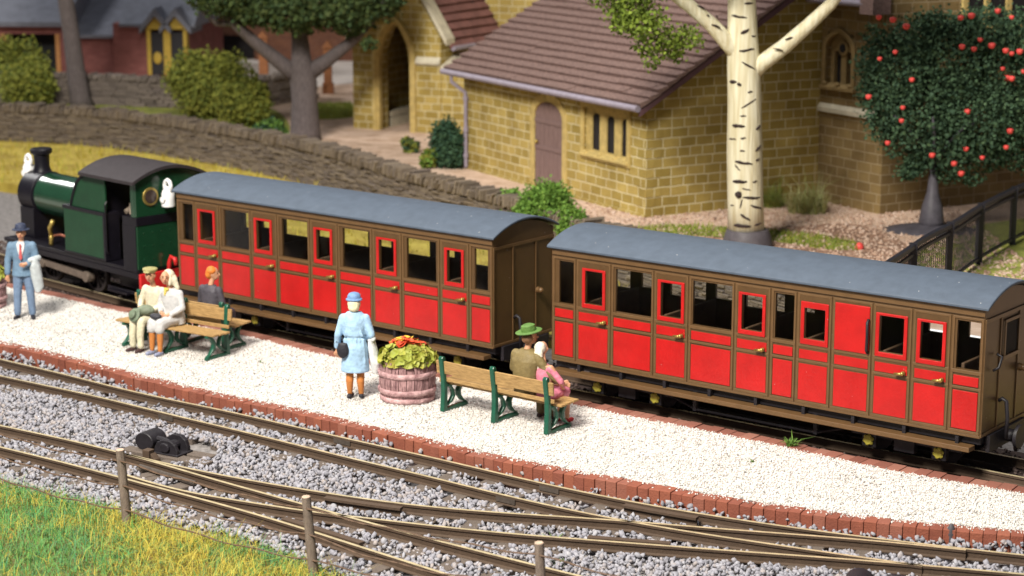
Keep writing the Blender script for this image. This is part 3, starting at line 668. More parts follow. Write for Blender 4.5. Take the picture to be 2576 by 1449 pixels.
mb = MB(); mb.box(wx0, wx1, .23, .25, wz0, wz1); mb.cyl((mid,.06,wz1-.34), (mid,.078,wz1-.34), .10, n=10); mb.build('pane', m_dark, wn)
px, pz = SX(1990, 300)
mb = MB(); mb.tube([(px,-.42,4.55),(px,-.42,4.4),(px,-.08,4.1),(px,-.08,-.2)], .055, 8); mb.build('drainpipe', mat('dark_lilac_paint', (.20,.17,.24), .6, .15, 6), tr, smooth='auto')
mb = MB(); mb.cyl((-.9,-.42,4.62), (LT-.25,-.42,4.62), .085, n=10); mb.build('gutter', m_lilac, tr, smooth='auto')
mb = MB(); roofrows(mb, -.9, LT-.36, -.36, 4.68, 5.5, 8.0); mb.prism([(-.5,4.4),(-.5,4.75),(0.0,5.1),(0,4.4)], LT-.34, LT+.10, axis='x'); mb.build('roof', m_tile, tr)
# tall traceried window and a low dark recess on the end wall
hE = hC+math.pi/2
EX = lambda px, py: PL(CC, hE, px, py)
a0 = EX(2425, 30); a1 = EX(2640, 30); zb = EX(2520, 62)[1]
mb = MB(); wsp = (a1[0]-a0[0])/4
for k in range(5): yy = a0[0]+k*wsp; mb.box(LT-.02, LT+.06, yy-.09, yy+.09, zb, 7.4)
mb.box(LT-.02, LT+.09, a0[0]-.2, a1[0]+.2, zb-.16, zb); tw = mb.build('window', m_dress, tr, bevel=.02)
mb = MB(); mb.box(LT+.002, LT+.02, a0[0], a1[0], zb, 7.4); mb.build('pane', m_dark, tw)
b0 = EX(2395, 400); b1 = EX(2535, 335); 
mb = MB(); mb.box(LT-.01, LT+.05, b0[0], b1[0]+.15, b0[1]-.14, b0[1]); v = mb.build('vent_window', m_string, tr)
mb = MB(); mb.box(LT+.002, LT+.02, b0[0], b1[0], b0[1]+.002, b1[1]); mb.build('pane', m_dark, v)
# --- the house and barn far left
def RT(px, py, z=.6): return G(px, py, z)
m_pink = brickmat('rose_brick', (.23,.085,.08), (.29,.115,.105), (.23,.105,.095), .3, .12, .01, noise_w=.01)
m_red = brickmat('brown_red_brick', (.13,.055,.035), (.18,.075,.042), (.17,.10,.075), .3, .12, .01, noise_w=.01)
m_slate = mat('blue_grey_slate', (.15,.16,.195), .8, .2, 3, .5, 14)
m_must = mat('mustard_paint', (.42,.29,.04), .6, .2, 5)
H0 = RT(470, 205); hH = R(-4)
def lx(px, py, Y=None): return PL(H0, hH, px, py)
house = thing('house', 'pink brick house with grey slate roof and black and mustard double doors', 'house', H0, hH)
xL = lx(160,150)[0]; xM = lx(372,150)[0]; xR = lx(472,150)[0]; ze = lx(300,96)[1]; zr = lx(300,8)[1]
mb = MB(); mb.box(xL, xM, .8, 6, -.5, ze); mb.box(xM-1.3, xR, .3, 6, -.5, ze+.5); mb.build('wall', m_pink, house)
mb = MB(); mb.prism([(.5,ze-.05),(.5,ze+.06),(3.4,zr),(6.3,ze+.06),(6.3,ze-.05)], xL-.2, xM-1.0, axis='x')
mb.prism([(0.0,ze+.4),(0.0,ze+.5),(3.4,zr+1.6),(6.3,ze+.5),(6.3,ze+.4)], xM-1.0, xR+.3, axis='x'); mb.build('roof', m_slate, house)
zd0 = lx(420,188)[1]; zd1 = lx(420,82)[1]; za = lx(420,30)[1]
for k in range(2):
    xa = xM+k*(xR-xM)/2; xb = xM+(k+1)*(xR-xM)/2
    mb = MB(); mb.box(xa+.12, xb-.12, .0, .29, zd0, zd1); dd = mb.build('door', mat('black_door_paint', (.012,.012,.016), .5, .2, 5), house)
    mb = MB(); mb.box(xa, xa+.14, -.06, .28, zd0, zd1+.1); mb.box(xb-.12, xb, -.06, .28, zd0, zd1+.1); mb.build('door_frame', m_must, dd)
    mb = MB(); mb.prism([(xa-.05,zd1+.12),(xb+.05,zd1+.12),((xa+xb)/2,za-.1)], -.05, .5); g = mb.build('gable', m_must, house)
    mb = MB(); xm = (xa+xb)/2
    mb.prism([(xa-.2,zd1-.02),(xa-.2,zd1+.18),(xm,za+.15),(xm,za-.12)], -.3, 1.6); mb.prism([(xb+.2,zd1-.02),(xb+.2,zd1+.18),(xm,za+.15),(xm,za-.12)], -.3, 1.6); mb.build('gable_roof', m_slate, g)
    if k == 0: mb = MB(); mb.ell((xm,-.03,(zd0*.6+zd1*.4)), (.16,.05,.22), 8); mb.build('lamp_plate', m_must, dd)
barn = thing('barn', 'open fronted barn with dark opening and grey roof at the far left', 'barn', RT(150, 200), R(-4))
bx = lambda px, py: PL(RT(150,200), R(-4), px, py)
b0, b1 = bx(-120,120)[0], bx(165,120)[0]; zt = bx(60,60)[1]; zo = bx(60,85)[1]
mb = MB(); mb.panel(b0, b1, -.5, zt, 0, .3, [(bx(15,100)[0], bx(140,100)[0], -.5, zo)]); mb.box(b0, b0+.3, .302, 6, -.5, zt); mb.box(b1-.3, b1, .302, 6, -.5, zt); mb.box(b0+.302, b1-.302, 5.7, 6, -.5, zt); mb.build('wall', m_pink, barn)
mb = MB(); mb.prism([(-.5,zt-.06),(-.5,zt+.1),(3.2,zt+1.9),(6.5,zt+.1),(6.5,zt-.06)], b0-.3, b1+.2, axis='x'); mb.build('roof', m_slate, barn)
mb = MB(); mb.box(bx(15,100)[0]+.05, bx(140,100)[0]-.05, 1.2, 1.3, -.5, zo); mb.build('door', mat('barn_opening_shade', (.012,.014,.016), .8, .2, 5), barn)  # black sheet painted as the shade inside the open barn front
for xx in (bx(140,100)[0], bx(15,100)[0]-.16): mb = MB(); mb.box(xx, xx+.16, -.06, -.002, -.5, zo); mb.build('door_post', mat('orange_timber', (.42,.20,.07), .7, .2, 5), barn)
# brick works building behind, the pale road and the brown gate posts
HB = RT(480, 150); wk = thing('brick_building', 'large dark red brick building behind the trees at the back', 'building', HB, R(-6))
qx = lambda px, py: PL(HB, R(-6), px, py)
q0, q1 = qx(180,100)[0], qx(1120,100)[0]
mb = MB(); mb.panel(q0, q1, -.5, 14, 0, .4, [(qx(475,130)[0], qx(640,130)[0], .0, qx(500,88)[1])]+[(q0+2.2+i*3.1, q0+3.6+i*3.1, 6.2, 8.4) for i in range(int((q1-q0)/3.1)-1)]); mb.box(q0, q1, 7.6, 8, -.5, 14); mb.box(q0, q0+.4, .402, 7.59, -.5, 14); mb.box(q1-.4, q1, .402, 7.59, -.5, 14); mb.build('wall', m_red, wk)
mb = MB(); mb.box(q0+.41, q1-.41, .6, .7, -.5, 13); mb.build('dark_inside', m_dark, wk)
mb = MB(); mb.prism([(-.4,13.9),(4,17),(8.4,13.9)], q0-.3, q1+.3, axis='x'); mb.build('roof', m_slate, wk)
sheet('road', [tuple(RT(455,212)[:2]), tuple(RT(800,218)[:2]), tuple(RT(930,205)[:2]), tuple(RT(930,152)[:2]), tuple(RT(455,148)[:2])], .608, mat('pale_road', (.55,.50,.46), .9, .12, 2))
m_post = mat('rust_brown_post', (.27,.11,.045), .8, .25, 5, .3, 20)
for pxa, pyb, pyt, w, lab in ((665, 220, 95, .30, 'thick rust brown gate post standing left of the big tree trunk'), (826, 235, 120, .26, 'rust brown gate post just right of the big tree trunk'), (1068, 130, 30, .2, None)):
    if not lab: continue
    b = RT(pxa, pyb); zt = GY(pxa, pyt, b.y).z
    mb = MB(); mb.box(-w/2, w/2, -w/2, w/2, -.1, zt-.6); mb.prism([(-w/2-.06,zt-.6),(w/2+.06,zt-.6),(0,zt-.35)], -w/2-.06, w/2+.06)
    mb.box(-w/2-.05, w/2+.05, -w/2-.05, w/2+.05, -.1, .35)
    o = mb.build('gate_post', m_post); o.location = b; tag(o, lab, 'gate post', 'brown gate posts by the road')

# ------------------------------------------------------------------ trees and shrubs
def foliage(name, label, cat, ells, n, size, cols, rough=.75, parent=None, part='crown', hollow=.45):
    m = mat(name+'_leaf_'+str(len(MATS)), cols[0], rough, .25, 4, island=cols, isl_mix=.92, spec=.2)
    V, F = leafcloud(ells, n, size, hollow); return bigmesh(part, V, F, m, parent)
def W_(px, py, Y): return tuple(GY(px, py, Y))
m_bark = mat('grey_brown_bark', (.115,.095,.095), .95, .35, 5, 1., 14, stretch=(6,6,1.2))
def rel(o, pts): return [tuple(Vector(p)-Vector(o)) for p in pts]
DKG = [(.025,.045,.015),(.045,.07,.02),(.065,.09,.025),(.04,.075,.032),(.085,.10,.03)]
# big tree in front of the porch
b = G(768,352,.6); t = thing('broadleaf_tree', 'dark broadleaf tree with thick grey forked trunk left of the church porch', 'tree', b)
Y = b.y; mb = MB()
mb.tube(rel(b, [W_(768,362,Y), W_(768,330,Y), W_(766,250,Y), W_(762,185,Y), W_(758,150,Y), W_(752,60,Y+.2), W_(748,-80,Y+.4)]), [.50,.42,.36,.38,.28,.2,.12], 12)
mb.tube(rel(b, [W_(752,190,Y), W_(715,165,Y), W_(640,105,Y-.2), W_(585,55,Y-.4), W_(530,0,Y-.5), W_(500,-60,Y-.4)]), [.28,.22,.17,.14,.10,.06], 9)
mb.tube(rel(b, [W_(775,185,Y), W_(820,155,Y), W_(885,105,Y-.3), W_(945,40,Y-.5), W_(990,-30,Y-.6)]), [.26,.2,.15,.12,.07], 9)
mb.tube(rel(b, [W_(590,60,Y-.4), W_(545,60,Y-.6), W_(510,30,Y-.8)]), [.1,.08,.04], 7)
mb.build('trunk', m_bark, t, smooth=True)
ell = [((W_(px,py,Y+dy)), (rx,ry,rz)) for px,py,dy,rx,ry,rz in ((560,-10,-.6,1.0,1.1,.55),(640,20,-.3,.9,1.,.55),(730,30,-.8,.9,1.,.6),(800,15,0,1.,1.1,.7),(880,25,-.7,.9,1.,.6),(955,-5,-.4,.75,.9,.6),(690,-60,.3,1.4,1.5,.8),(850,-70,.3,1.4,1.5,.8),(760,-150,0,2.,2.,1.2),(600,-90,-.2,1.2,1.3,.7),(930,110,-.9,.28,.35,.18),(960,-80,0,1.1,1.2,.7),(880,75,-.6,.4,.5,.22))]
foliage('broadleaf', '', '', [(tuple(Vector(c)-b), r) for c, r in ell], 34000, .085, DKG, parent=t)
# slim tree left
b = G(203,266,.6); t = thing('tall_tree', 'slim dark leaning tree trunk by the garden wall at far left', 'tree', b); Y = b.y
mb = MB(); mb.tube(rel(b, [W_(208,272,Y), W_(200,245,Y), W_(190,170,Y), W_(178,80,Y), W_(165,0,Y), W_(150,-120,Y), W_(140,-260,Y)]), [.42,.33,.29,.26,.25,.2,.1], 10)
mb.tube(rel(b, [W_(160,-30,Y), W_(90,-120,Y), W_(40,-200,Y)]), [.14,.1,.05], 8); mb.tube(rel(b, [W_(155,-60,Y), W_(240,-150,Y), W_(300,-230,Y)]), [.14,.1,.05], 8); mb.build('trunk', m_bark, t, smooth=True)
foliage('talltree', '', '', [(tuple(Vector(W_(px,py,Y))-b), (1.6,1.6,1.)) for px,py in ((140,-290),(30,-230),(270,-250),(200,-190))], 5000, .16, DKG, parent=t)
# bushes
OLV = [(.13,.15,.03),(.21,.225,.035),(.26,.265,.05),(.17,.20,.035),(.09,.125,.03)]
DKS = [(.02,.05,.03),(.035,.08,.045),(.05,.10,.05),(.03,.07,.03)]
BRG = [(.08,.17,.025),(.13,.25,.04),(.18,.30,.05),(.10,.20,.04)]
def bush(name, label, cat, px, py, Y, rx, rz, n, size, cols, lobes=9, group=None, z=.6, ry=None):
    c0 = GY(px, py, Y); o = thing(name, label, cat, (c0.x, Y, z), 0, group); es = []
    for i in range(lobes):
        a = rng.random()*6.28; q = rng.random()**.5*.55
        es.append(((q*rx*math.cos(a), q*(ry or rx)*math.sin(a), rz*rng.uniform(.35, .95)), (rx*rng.uniform(.4, .62), (ry or rx)*rng.uniform(.4, .62), rz*rng.uniform(.38, .6))))
    es.append(((0,0,rz*.55), (rx*.75, (ry or rx)*.75, rz*.6)))
    foliage(name, '', '', es, n, size, cols, parent=o, part='leaves', hollow=.35)
    mb = MB()
    for i in range(4): a = i*1.57+rng.random(); mb.tube([(0,0,-.05), (rx*.25*math.cos(a), rx*.25*math.sin(a), rz*.4), (rx*.45*math.cos(a), rx*.45*math.sin(a), rz*.9)], [.04,.03,.01], 5)
    mb.build('stem', m_bark, o); return o
bush('bush', 'rounded olive green bush at the far left by the slim tree', 'bush', 60, 262, 63, 1.15, 1.10, 9000, .075, OLV)
bush('bush', 'pale olive bush behind the rounded bush under the barn', 'bush', 30, 220, 66, 1.1, 1.5, 6000, .08, OLV)
bush('bush', 'large olive green bush in the middle of the garden, in front of the black doors', 'bush', 520, 290, 60.5, 1.4, 1.42, 14000, .07, OLV, 12)
bush('bush', 'lower olive green bush spreading to the right of the large garden bush', 'bush', 615, 310, 58.5, .95, 1.1, 9000, .07, OLV, 11)
bush('bush', 'small dark green ground bush at the foot of the big tree trunk', 'bush', 680, 335, 55.5, .62, .42, 3500, .06, DKS+BRG, 6)
bush('shrub', 'dark green shrub against the left corner of the church hall', 'shrub', 1128, 378, 50.2, .60, .98, 8500, .055, DKS, 14)
bush('shrub', 'low yellow green shrub in front of the dark corner shrub', 'shrub', 1075, 378, 50.0, .27, .36, 900, .07, BRG+OLV, 4)
bush('shrub', 'small round olive shrub beside the porch archway', 'shrub', 1030, 352, 52.8, .27, .32, 900, .07, OLV+DKS, 4)
bush('shrub', 'bright green shrub in front of the hall door behind the stone wall', 'shrub', 1372, 515, 41.5, .80, .74, 13000, .042, BRG, 12)
bush('shrub', 'bright green low bush spilling over the wall to the right of the door shrub', 'shrub', 1448, 552, 40.25, .42, .52, 5500, .04, BRG, 8)
bush('shrub', 'small green sprig left of the door shrub on the wall edge', 'shrub', 1288, 490, 43.2, .36, .42, 2500, .055, BRG, 5)
# grass tufts by the transept
def tuft(label, px, py, n, L, cols, spread=.25, z=.6, name='grass_tuft', w=.018):
    c = G(px, py, z); a = nr.rand(n)*6.28; q = nr.rand(n)**.5*spread
    o = blades(name, q*np.cos(a), q*np.sin(a)*.8, 0*a, L, w, mat('tuft_'+str(len(MATS)), cols[0], .7, .2, 4, island=cols, isl_mix=.95), .9); o.location = c
    return tag(o, label, 'grass tuft')
PALE = [(.36,.36,.12),(.45,.44,.20),(.26,.30,.08),(.50,.46,.25)]
tuft('pale straggly grass tuft at the foot of the transept wall', 2030, 535, 500, .62, PALE, .42)
tuft('green grass tuft close behind the birch trunk on its right', 1945, 520, 320, .55, [(.22,.28,.05),(.32,.36,.09),(.18,.22,.05)], .25)
tuft('rusty dried grass tuft against the transept wall', 2085, 500, 200, .5, [(.32,.18,.08),(.36,.25,.10)], .3)
# birch
b = G(1880,620,.6); t = thing('birch_tree', 'cream white birch with black bark marks and two forked limbs', 'tree', b); Y = b.y
m_birch = bpy.data.materials.new('birch_bark'); m_birch.use_nodes = True; MATS['birch_bark'] = m_birch
tt = m_birch.node_tree; nn = tt.nodes; LL = tt.links; bs = nn['Principled BSDF']; bs.inputs['Roughness'].default_value = .55
tc = nn.new('ShaderNodeTexCoord'); nz = nn.new('ShaderNodeTexNoise'); nz.inputs['Scale'].default_value = 3; nz.inputs['Detail'].default_value = 6; mp0 = nn.new('ShaderNodeMapping'); mp0.inputs['Scale'].default_value = (4,4,.35); LL.new(tc.outputs['Object'], mp0.inputs['Vector']); LL.new(mp0.outputs['Vector'], nz.inputs['Vector'])
rp = nn.new('ShaderNodeValToRGB'); rp.color_ramp.elements[0].color = (.58,.51,.32,1); rp.color_ramp.elements[1].color = (.78,.74,.56,1); rp.color_ramp.elements[0].position = .35; rp.color_ramp.elements[1].position = .65
LL.new(nz.outputs['Fac'], rp.inputs['Fac']); LL.new(rp.outputs['Color'], bs.inputs['Base Color'])
mp = nn.new('ShaderNodeMapping'); mp.inputs['Scale'].default_value = (14,14,1.2); LL.new(tc.outputs['Object'], mp.inputs['Vector'])
n2 = nn.new('ShaderNodeTexNoise'); n2.inputs['Scale'].default_value = 2; LL.new(mp.outputs['Vector'], n2.inputs['Vector'])
bp = nn.new('ShaderNodeBump'); bp.inputs['Strength'].default_value = .8; bp.inputs['Distance'].default_value = .02; LL.new(n2.outputs['Fac'], bp.inputs['Height']); LL.new(bp.outputs['Normal'], bs.inputs['Normal'])
ax = [(1877,580),(1875,500),(1873,380),(1873,260),(1871,170),(1868,90),(1866,0),(1862,-120),(1858,-300)]; ar = [.37,.36,.355,.335,.33,.30,.275,.23,.12]
mb = MB(); trk = rel(b, [W_(px,py,Y) for px,py in ax]); mb.tube(trk, ar, 20)
mb.tube(rel(b, [W_(1865,140,Y-.02), W_(1835,112,Y-.08), W_(1790,62,Y-.2), W_(1735,15,Y-.3), W_(1690,-18,Y-.4), W_(1600,-90,Y-.5)]), [.2,.17,.15,.135,.12,.06], 12)
mb.tube(rel(b, [W_(1885,185,Y-.02), W_(1915,160,Y-.1), W_(1975,115,Y-.2), W_(2035,62,Y-.3), W_(2090,10,Y-.4), W_(2150,-60,Y-.5)]), [.2,.165,.15,.135,.12,.06], 12)
mb.build('trunk', m_birch, t, smooth=True)
mk = MB()
def mark(px, py, ln, ang, th=.02):     # a raised black scar lying on the bark, measured on the photo and laid on the trunk surface
    zc = GY(px, py, Y-.35).z-b.z
    zs = [p[2] for p in trk]; xa = np.interp(zc, zs, [p[0] for p in trk]); ra = np.interp(zc, zs, ar); xw = GY(px, py, Y-.3).x-b.x
    th0 = math.asin(max(-.97, min(.97, (xw-xa)/ra))); pts = []
    for i in range(5):
        s_ = (i/4-.5)*ln; an = th0+s_*math.cos(ang)/ra; an = max(-1.5, min(1.5, an)); pts.append((xa+(ra-.004)*math.sin(an), -(ra-.004)*math.cos(an), zc+s_*math.sin(ang)+rng.gauss(0, .006)))
    mk.tube(pts, [th*.5, th, th*rng.uniform(.7, 1.2), th*.8, th*.4], 6)
for px, py, ln, ang, th in ((1885,10,.22,0,.028),(1859,43,.36,-.14,.036),(1874,80,.20,.5,.042),(1897,92,.12,0,.024),(1830,127,.2,0,.034),(1880,127,.36,.1,.034),(1885,167,.38,-.5,.028),(1845,207,.2,0,.044),(1860,213,.1,-.4,.05),(1887,232,.12,.1,.026),(1884,262,.40,.55,.024),(1869,292,.14,0,.022),(1857,318,.30,-.05,.05),(1909,323,.18,.5,.036),(1843,352,.22,0,.024),(1869,348,.12,.1,.026),(1867,380,.11,0,.026),(1909,375,.22,.55,.03),(1907,403,.12,.3,.03),(1870,410,.40,-.14,.042),(1855,423,.18,-.7,.022),(1860,457,.34,.05,.046),(1899,458,.12,.1,.024),(1877,477,.2,-.2,.022),
  (1858,490,.14,1.2,.10),(1892,498,.44,-.05,.034),(1843,520,.12,.1,.022),(1905,523,.36,-.35,.032),(1864,512,.22,1.35,.022),(1874,548,.26,-.55,.04),(1866,569,.40,-.05,.052),(1908,566,.22,.15,.028)):
    mark(px, py, ln*.9, ang, th*.8)
for p0, p1, r_ in (((1790,62),(1812,70),.022),((1752,14),(1772,22),.022),((1800,40),(1806,44),.02),((2040,55),(2062,50),.03),((1975,100),(1998,94),.022),((1945,122),(1970,128),.018),((2078,18),(2098,12),.025),((1778,38),(1784,42),.02)):
    q0 = Vector(W_(*p0, Y-.36))-b; q1 = Vector(W_(*p1, Y-.36))-b; mk.tube([q0, (q0+q1)/2+Vector((0,-.01,.012)), q1], [r_*.5, r_, r_*.6], 6)
mk.build('bark_scars', mat('black_bark_scar', (.03,.017,.016), .8, .3, 10), t, smooth=True)['kind'] = 'stuff'
mb = MB(); mb.lathe([(.53,-.05),(.50,.12),(.46,.27),(.42,.355),(.36,.365),(.30,.30)], (0,0,0), 24); mb.build('root_collar', mat('grey_collar', (.085,.075,.085), .55, .25, 6, .3, 20), t, smooth='auto')
BLV = [(.09,.14,.02),(.15,.21,.025),(.22,.29,.04),(.12,.17,.025),(.07,.10,.018)]
es = [((W_(px,py,Y+dy)), r) for px,py,dy,r in ((1610,60,-1.2,(.62,.7,.32)),(1650,115,-1.0,(.5,.6,.3)),(1720,95,-.6,(.42,.6,.28)),(1640,165,-1.1,(.16,.2,.14)),(1590,20,-.8,(.6,.7,.4)),(1560,50,-1.2,(.3,.4,.24)),(1700,140,-.8,(.25,.3,.16)),(1560,-60,-.4,(1.2,1.3,.6)),(1760,-130,0,(1.6,1.6,.8)),(1960,-160,0,(1.8,1.8,.9)),(2150,-110,-.4,(1.3,1.4,.7)),(1850,-300,0,(2.,2.,1.2)),(2250,-70,-.6,(.8,1.,.35)),(2330,-95,-.8,(.9,1.,.4)))]
foliage('birch', '', '', [(tuple(Vector(c)-b), r) for c, r in es], 42000, .05, BLV, parent=t, hollow=.3)
# flowering tree with red blooms
b = G(2342,578,.6); t = thing('flowering_tree', 'round dark green tree dotted with red blooms on a grey flared trunk', 'tree', b); Y = b.y
mb = MB(); mb.lathe([(.85,-.08),(.82,.0),(.62,.05),(.36,.09),(.24,.12)], (0,0,0), 18, sx=1.25); mb.lathe([(.24,.08),(.27,.2),(.22,.5),(.13,.8),(.09,1.2),(.08,1.9)], (0,0,0), 14)
for a in range(7): an = a*.9; mb.tube([(0,0,1.3), (.35*math.cos(an), .35*math.sin(an), 1.9), (1.1*math.cos(an), .8*math.sin(an), 2.5)], [.06,.05,.02], 6)
mb.build('trunk', mat('dark_grey_trunk', (.075,.07,.085), .5, .3, 6, .3, 20), t, smooth=True)
RO = [(.03,.06,.035),(.05,.095,.05),(.07,.125,.06),(.04,.08,.05),(.085,.14,.065)]
CR = [(rng.uniform(2180,2600), rng.uniform(40,450), rng.uniform(.16,.34), rng.uniform(.14,.3)) for _ in range(60)]
CR = [q for q in CR if .8 < math.hypot((q[0]-2400)/235, (q[1]-245)/195) < 1.12]+[(2185,235,.28,.3),(2200,90,.3,.28),(2200,150,.42,.4),(2215,320,.38,.35),(2380,440,.35,.22),(2560,400,.4,.3),(2350,60,.5,.35),(2260,190,.9,.95),(2400,150,1.1,1.),(2530,190,1.1,1.),(2320,290,1.05,1.),(2460,290,1.2,1.),(2580,300,1.,.9),(2390,370,.75,.6),(2230,250,.6,.7),(2310,100,.7,.6),(2480,85,.9,.7),(2600,110,.9,.8),(2480,385,.55,.35),(2310,400,.35,.3),(2250,330,.4,.35)]
ells = [(tuple(Vector(W_(px,py,Y))-b), (r*.97,r*.9,rz*.95)) for px,py,r,rz in CR]
foliage('bloomtree', '', '', ells, 44000, .05, RO, parent=t, hollow=.4)
m_red2 = mat('red_bloom', (.70,.07,.06), .45, .15, 8)
BL = [(2211,44),(2246,50),(2280,67),(2185,244),(2213,148),(2252,131),(2294,201),(2271,271),(2268,304),(2233,360),(2420,118),(2450,124),(2466,100),(2495,115),(2530,128),(2545,135),(2565,130),(2522,173),(2545,198),(2533,196),(2434,281),(2575,180),(2541,330),(2531,371),(2430,375),(2471,397),(2418,437),(2400,412),(2345,391),(2417,45),(2444,40),(2510,28),(2545,44)]
for px, py in BL:
    r_ = rng.uniform(.05, .074); p = Vector(W_(px, py, Y-rng.uniform(.75, 1.15)))-b; mb = MB(); mb.ell((0,0,0), (r_,r_,r_*.92), 10)
    for k in range(5): a = k*1.257; mb.ell((r_*.55*math.cos(a), r_*.55*math.sin(a), r_*.25), r_*.55, 7)
    o = mb.build('bloom', m_red2, t, smooth=True); o.location = p
mb = MB(); mb.ell((0,0,.05), (.09,.09,.1), 8); o = mb.build('flower', m_red2, smooth=True); o.location = G(2162,628,.6); tag(o, 'single red flower lying at the end of the mossy grass strip', 'flower')
# iron railing at the right
m_rl = mat('black_railing_paint', (.018,.018,.026), .4, .2, 10)
RP = smoothline(spline([(5.9,31.5,0),(6.6,32.9,0),(7.25,34.3,0),(8.05,35.7,0),(9.1,37.8,0),(10.5,40.2,0),(12.3,42.8,0),(14.5,45.2,0)], .2), 8)
rt = thing('iron_railing', 'curved black iron railing with close bars at the right edge', 'railing', (RP[8][0], RP[8][1], .6)); o0 = Vector(rt.location)
mb = MB()
for zz, rr in ((1.14,.062),(1.0,.04),(.12,.04)): mb.tube([Vector((p[0],p[1],.6+zz))-o0 for p in RP], rr, 6)
mb.build('rail', m_rl, rt)
Q, T_ = even(RP, .115); mb = MB()
for q in Q: mb.cyl(Vector((q[0],q[1],.72))-o0, Vector((q[0],q[1],1.78))-o0, .012, n=5)
o = mb.build('bars', m_rl, rt); tag(o, kind='stuff')
Q, T_ = even(RP, 2.3)
for q in Q:
    mb = MB(); mb.box(-.06,.06,-.06,.06,-.1,1.20); o = mb.build('post', m_rl, rt); o.location = Vector((q[0],q[1],.6))-o0

# ------------------------------------------------------------------ the train
m_brown = mat('coach_brown', (.092,.049,.018), .42, .12, 5, .12, 60, spec=.5)
m_bead = mat('coach_brown_bead', (.128,.070,.028), .42, .12, 5, spec=.5)
m_redp = mat('coach_red', (.45,.010,.010), .33, .16, 2.2, .22, 26, spec=.5)
m_roof = mat('coach_roof_slate', (.075,.098,.135), .62, .12, 5, .25, 90, spec=.35)
def specks(m, scale, th):
    t = m.node_tree; n = t.nodes; L = t.links; b = n['Principled BSDF']; src = b.inputs['Base Color'].links[0].from_socket
    tc = n.new('ShaderNodeTexCoord'); v = n.new('ShaderNodeTexVoronoi'); v.inputs['Scale'].default_value = scale; v.inputs['Randomness'].default_value = 1; L.new(tc.outputs['Object'], v.inputs['Vector'])
    lt = n.new('ShaderNodeMath'); lt.operation = 'LESS_THAN'; lt.inputs[1].default_value = th; L.new(v.outputs['Distance'], lt.inputs[0])
    mx = n.new('ShaderNodeMixRGB'); L.new(lt.outputs[0], mx.inputs['Fac']); L.new(src, mx.inputs['Color1']); mx.inputs['Color2'].default_value = (.7,.7,.7,1); L.new(mx.outputs['Color'], b.inputs['Base Color'])
specks(m_roof, 5.5, .036); specks(m_brown, 7, .03); specks(m_redp, 6, .028)
m_blk = mat('underframe_black', (.016,.014,.018), .5, .3, 8, .2, 40)
m_int = mat('coach_interior', (.035,.022,.016), .8, .2, 4)
m_seat = mat('coach_seat_brown', (.13,.075,.04), .7, .2, 5)
m_yel = mat('axlebox_yellow', (.40,.35,.05), .55, .3, 12)
def glassmat():
    m = bpy.data.materials.new('window_glass'); m.use_nodes = True; t = m.node_tree; n = t.nodes; n.clear()
    o = n.new('ShaderNodeOutputMaterial'); a = n.new('ShaderNodeBsdfTransparent'); g = n.new('ShaderNodeBsdfGlossy'); g.inputs['Roughness'].default_value = .08; a.inputs[0].default_value = (.86,.88,.9,1)
    mx = n.new('ShaderNodeMixShader'); f = n.new('ShaderNodeFresnel'); f.inputs[0].default_value = 1.25
    t.links.new(f.outputs[0], mx.inputs[0]); t.links.new(a.outputs[0], mx.inputs[1]); t.links.new(g.outputs[0], mx.inputs[2]); t.links.new(mx.outputs[0], o.inputs[0]); return m
m_glass = glassmat()
SC = HC/4.5; CW = .8712*SC; ZB = .56
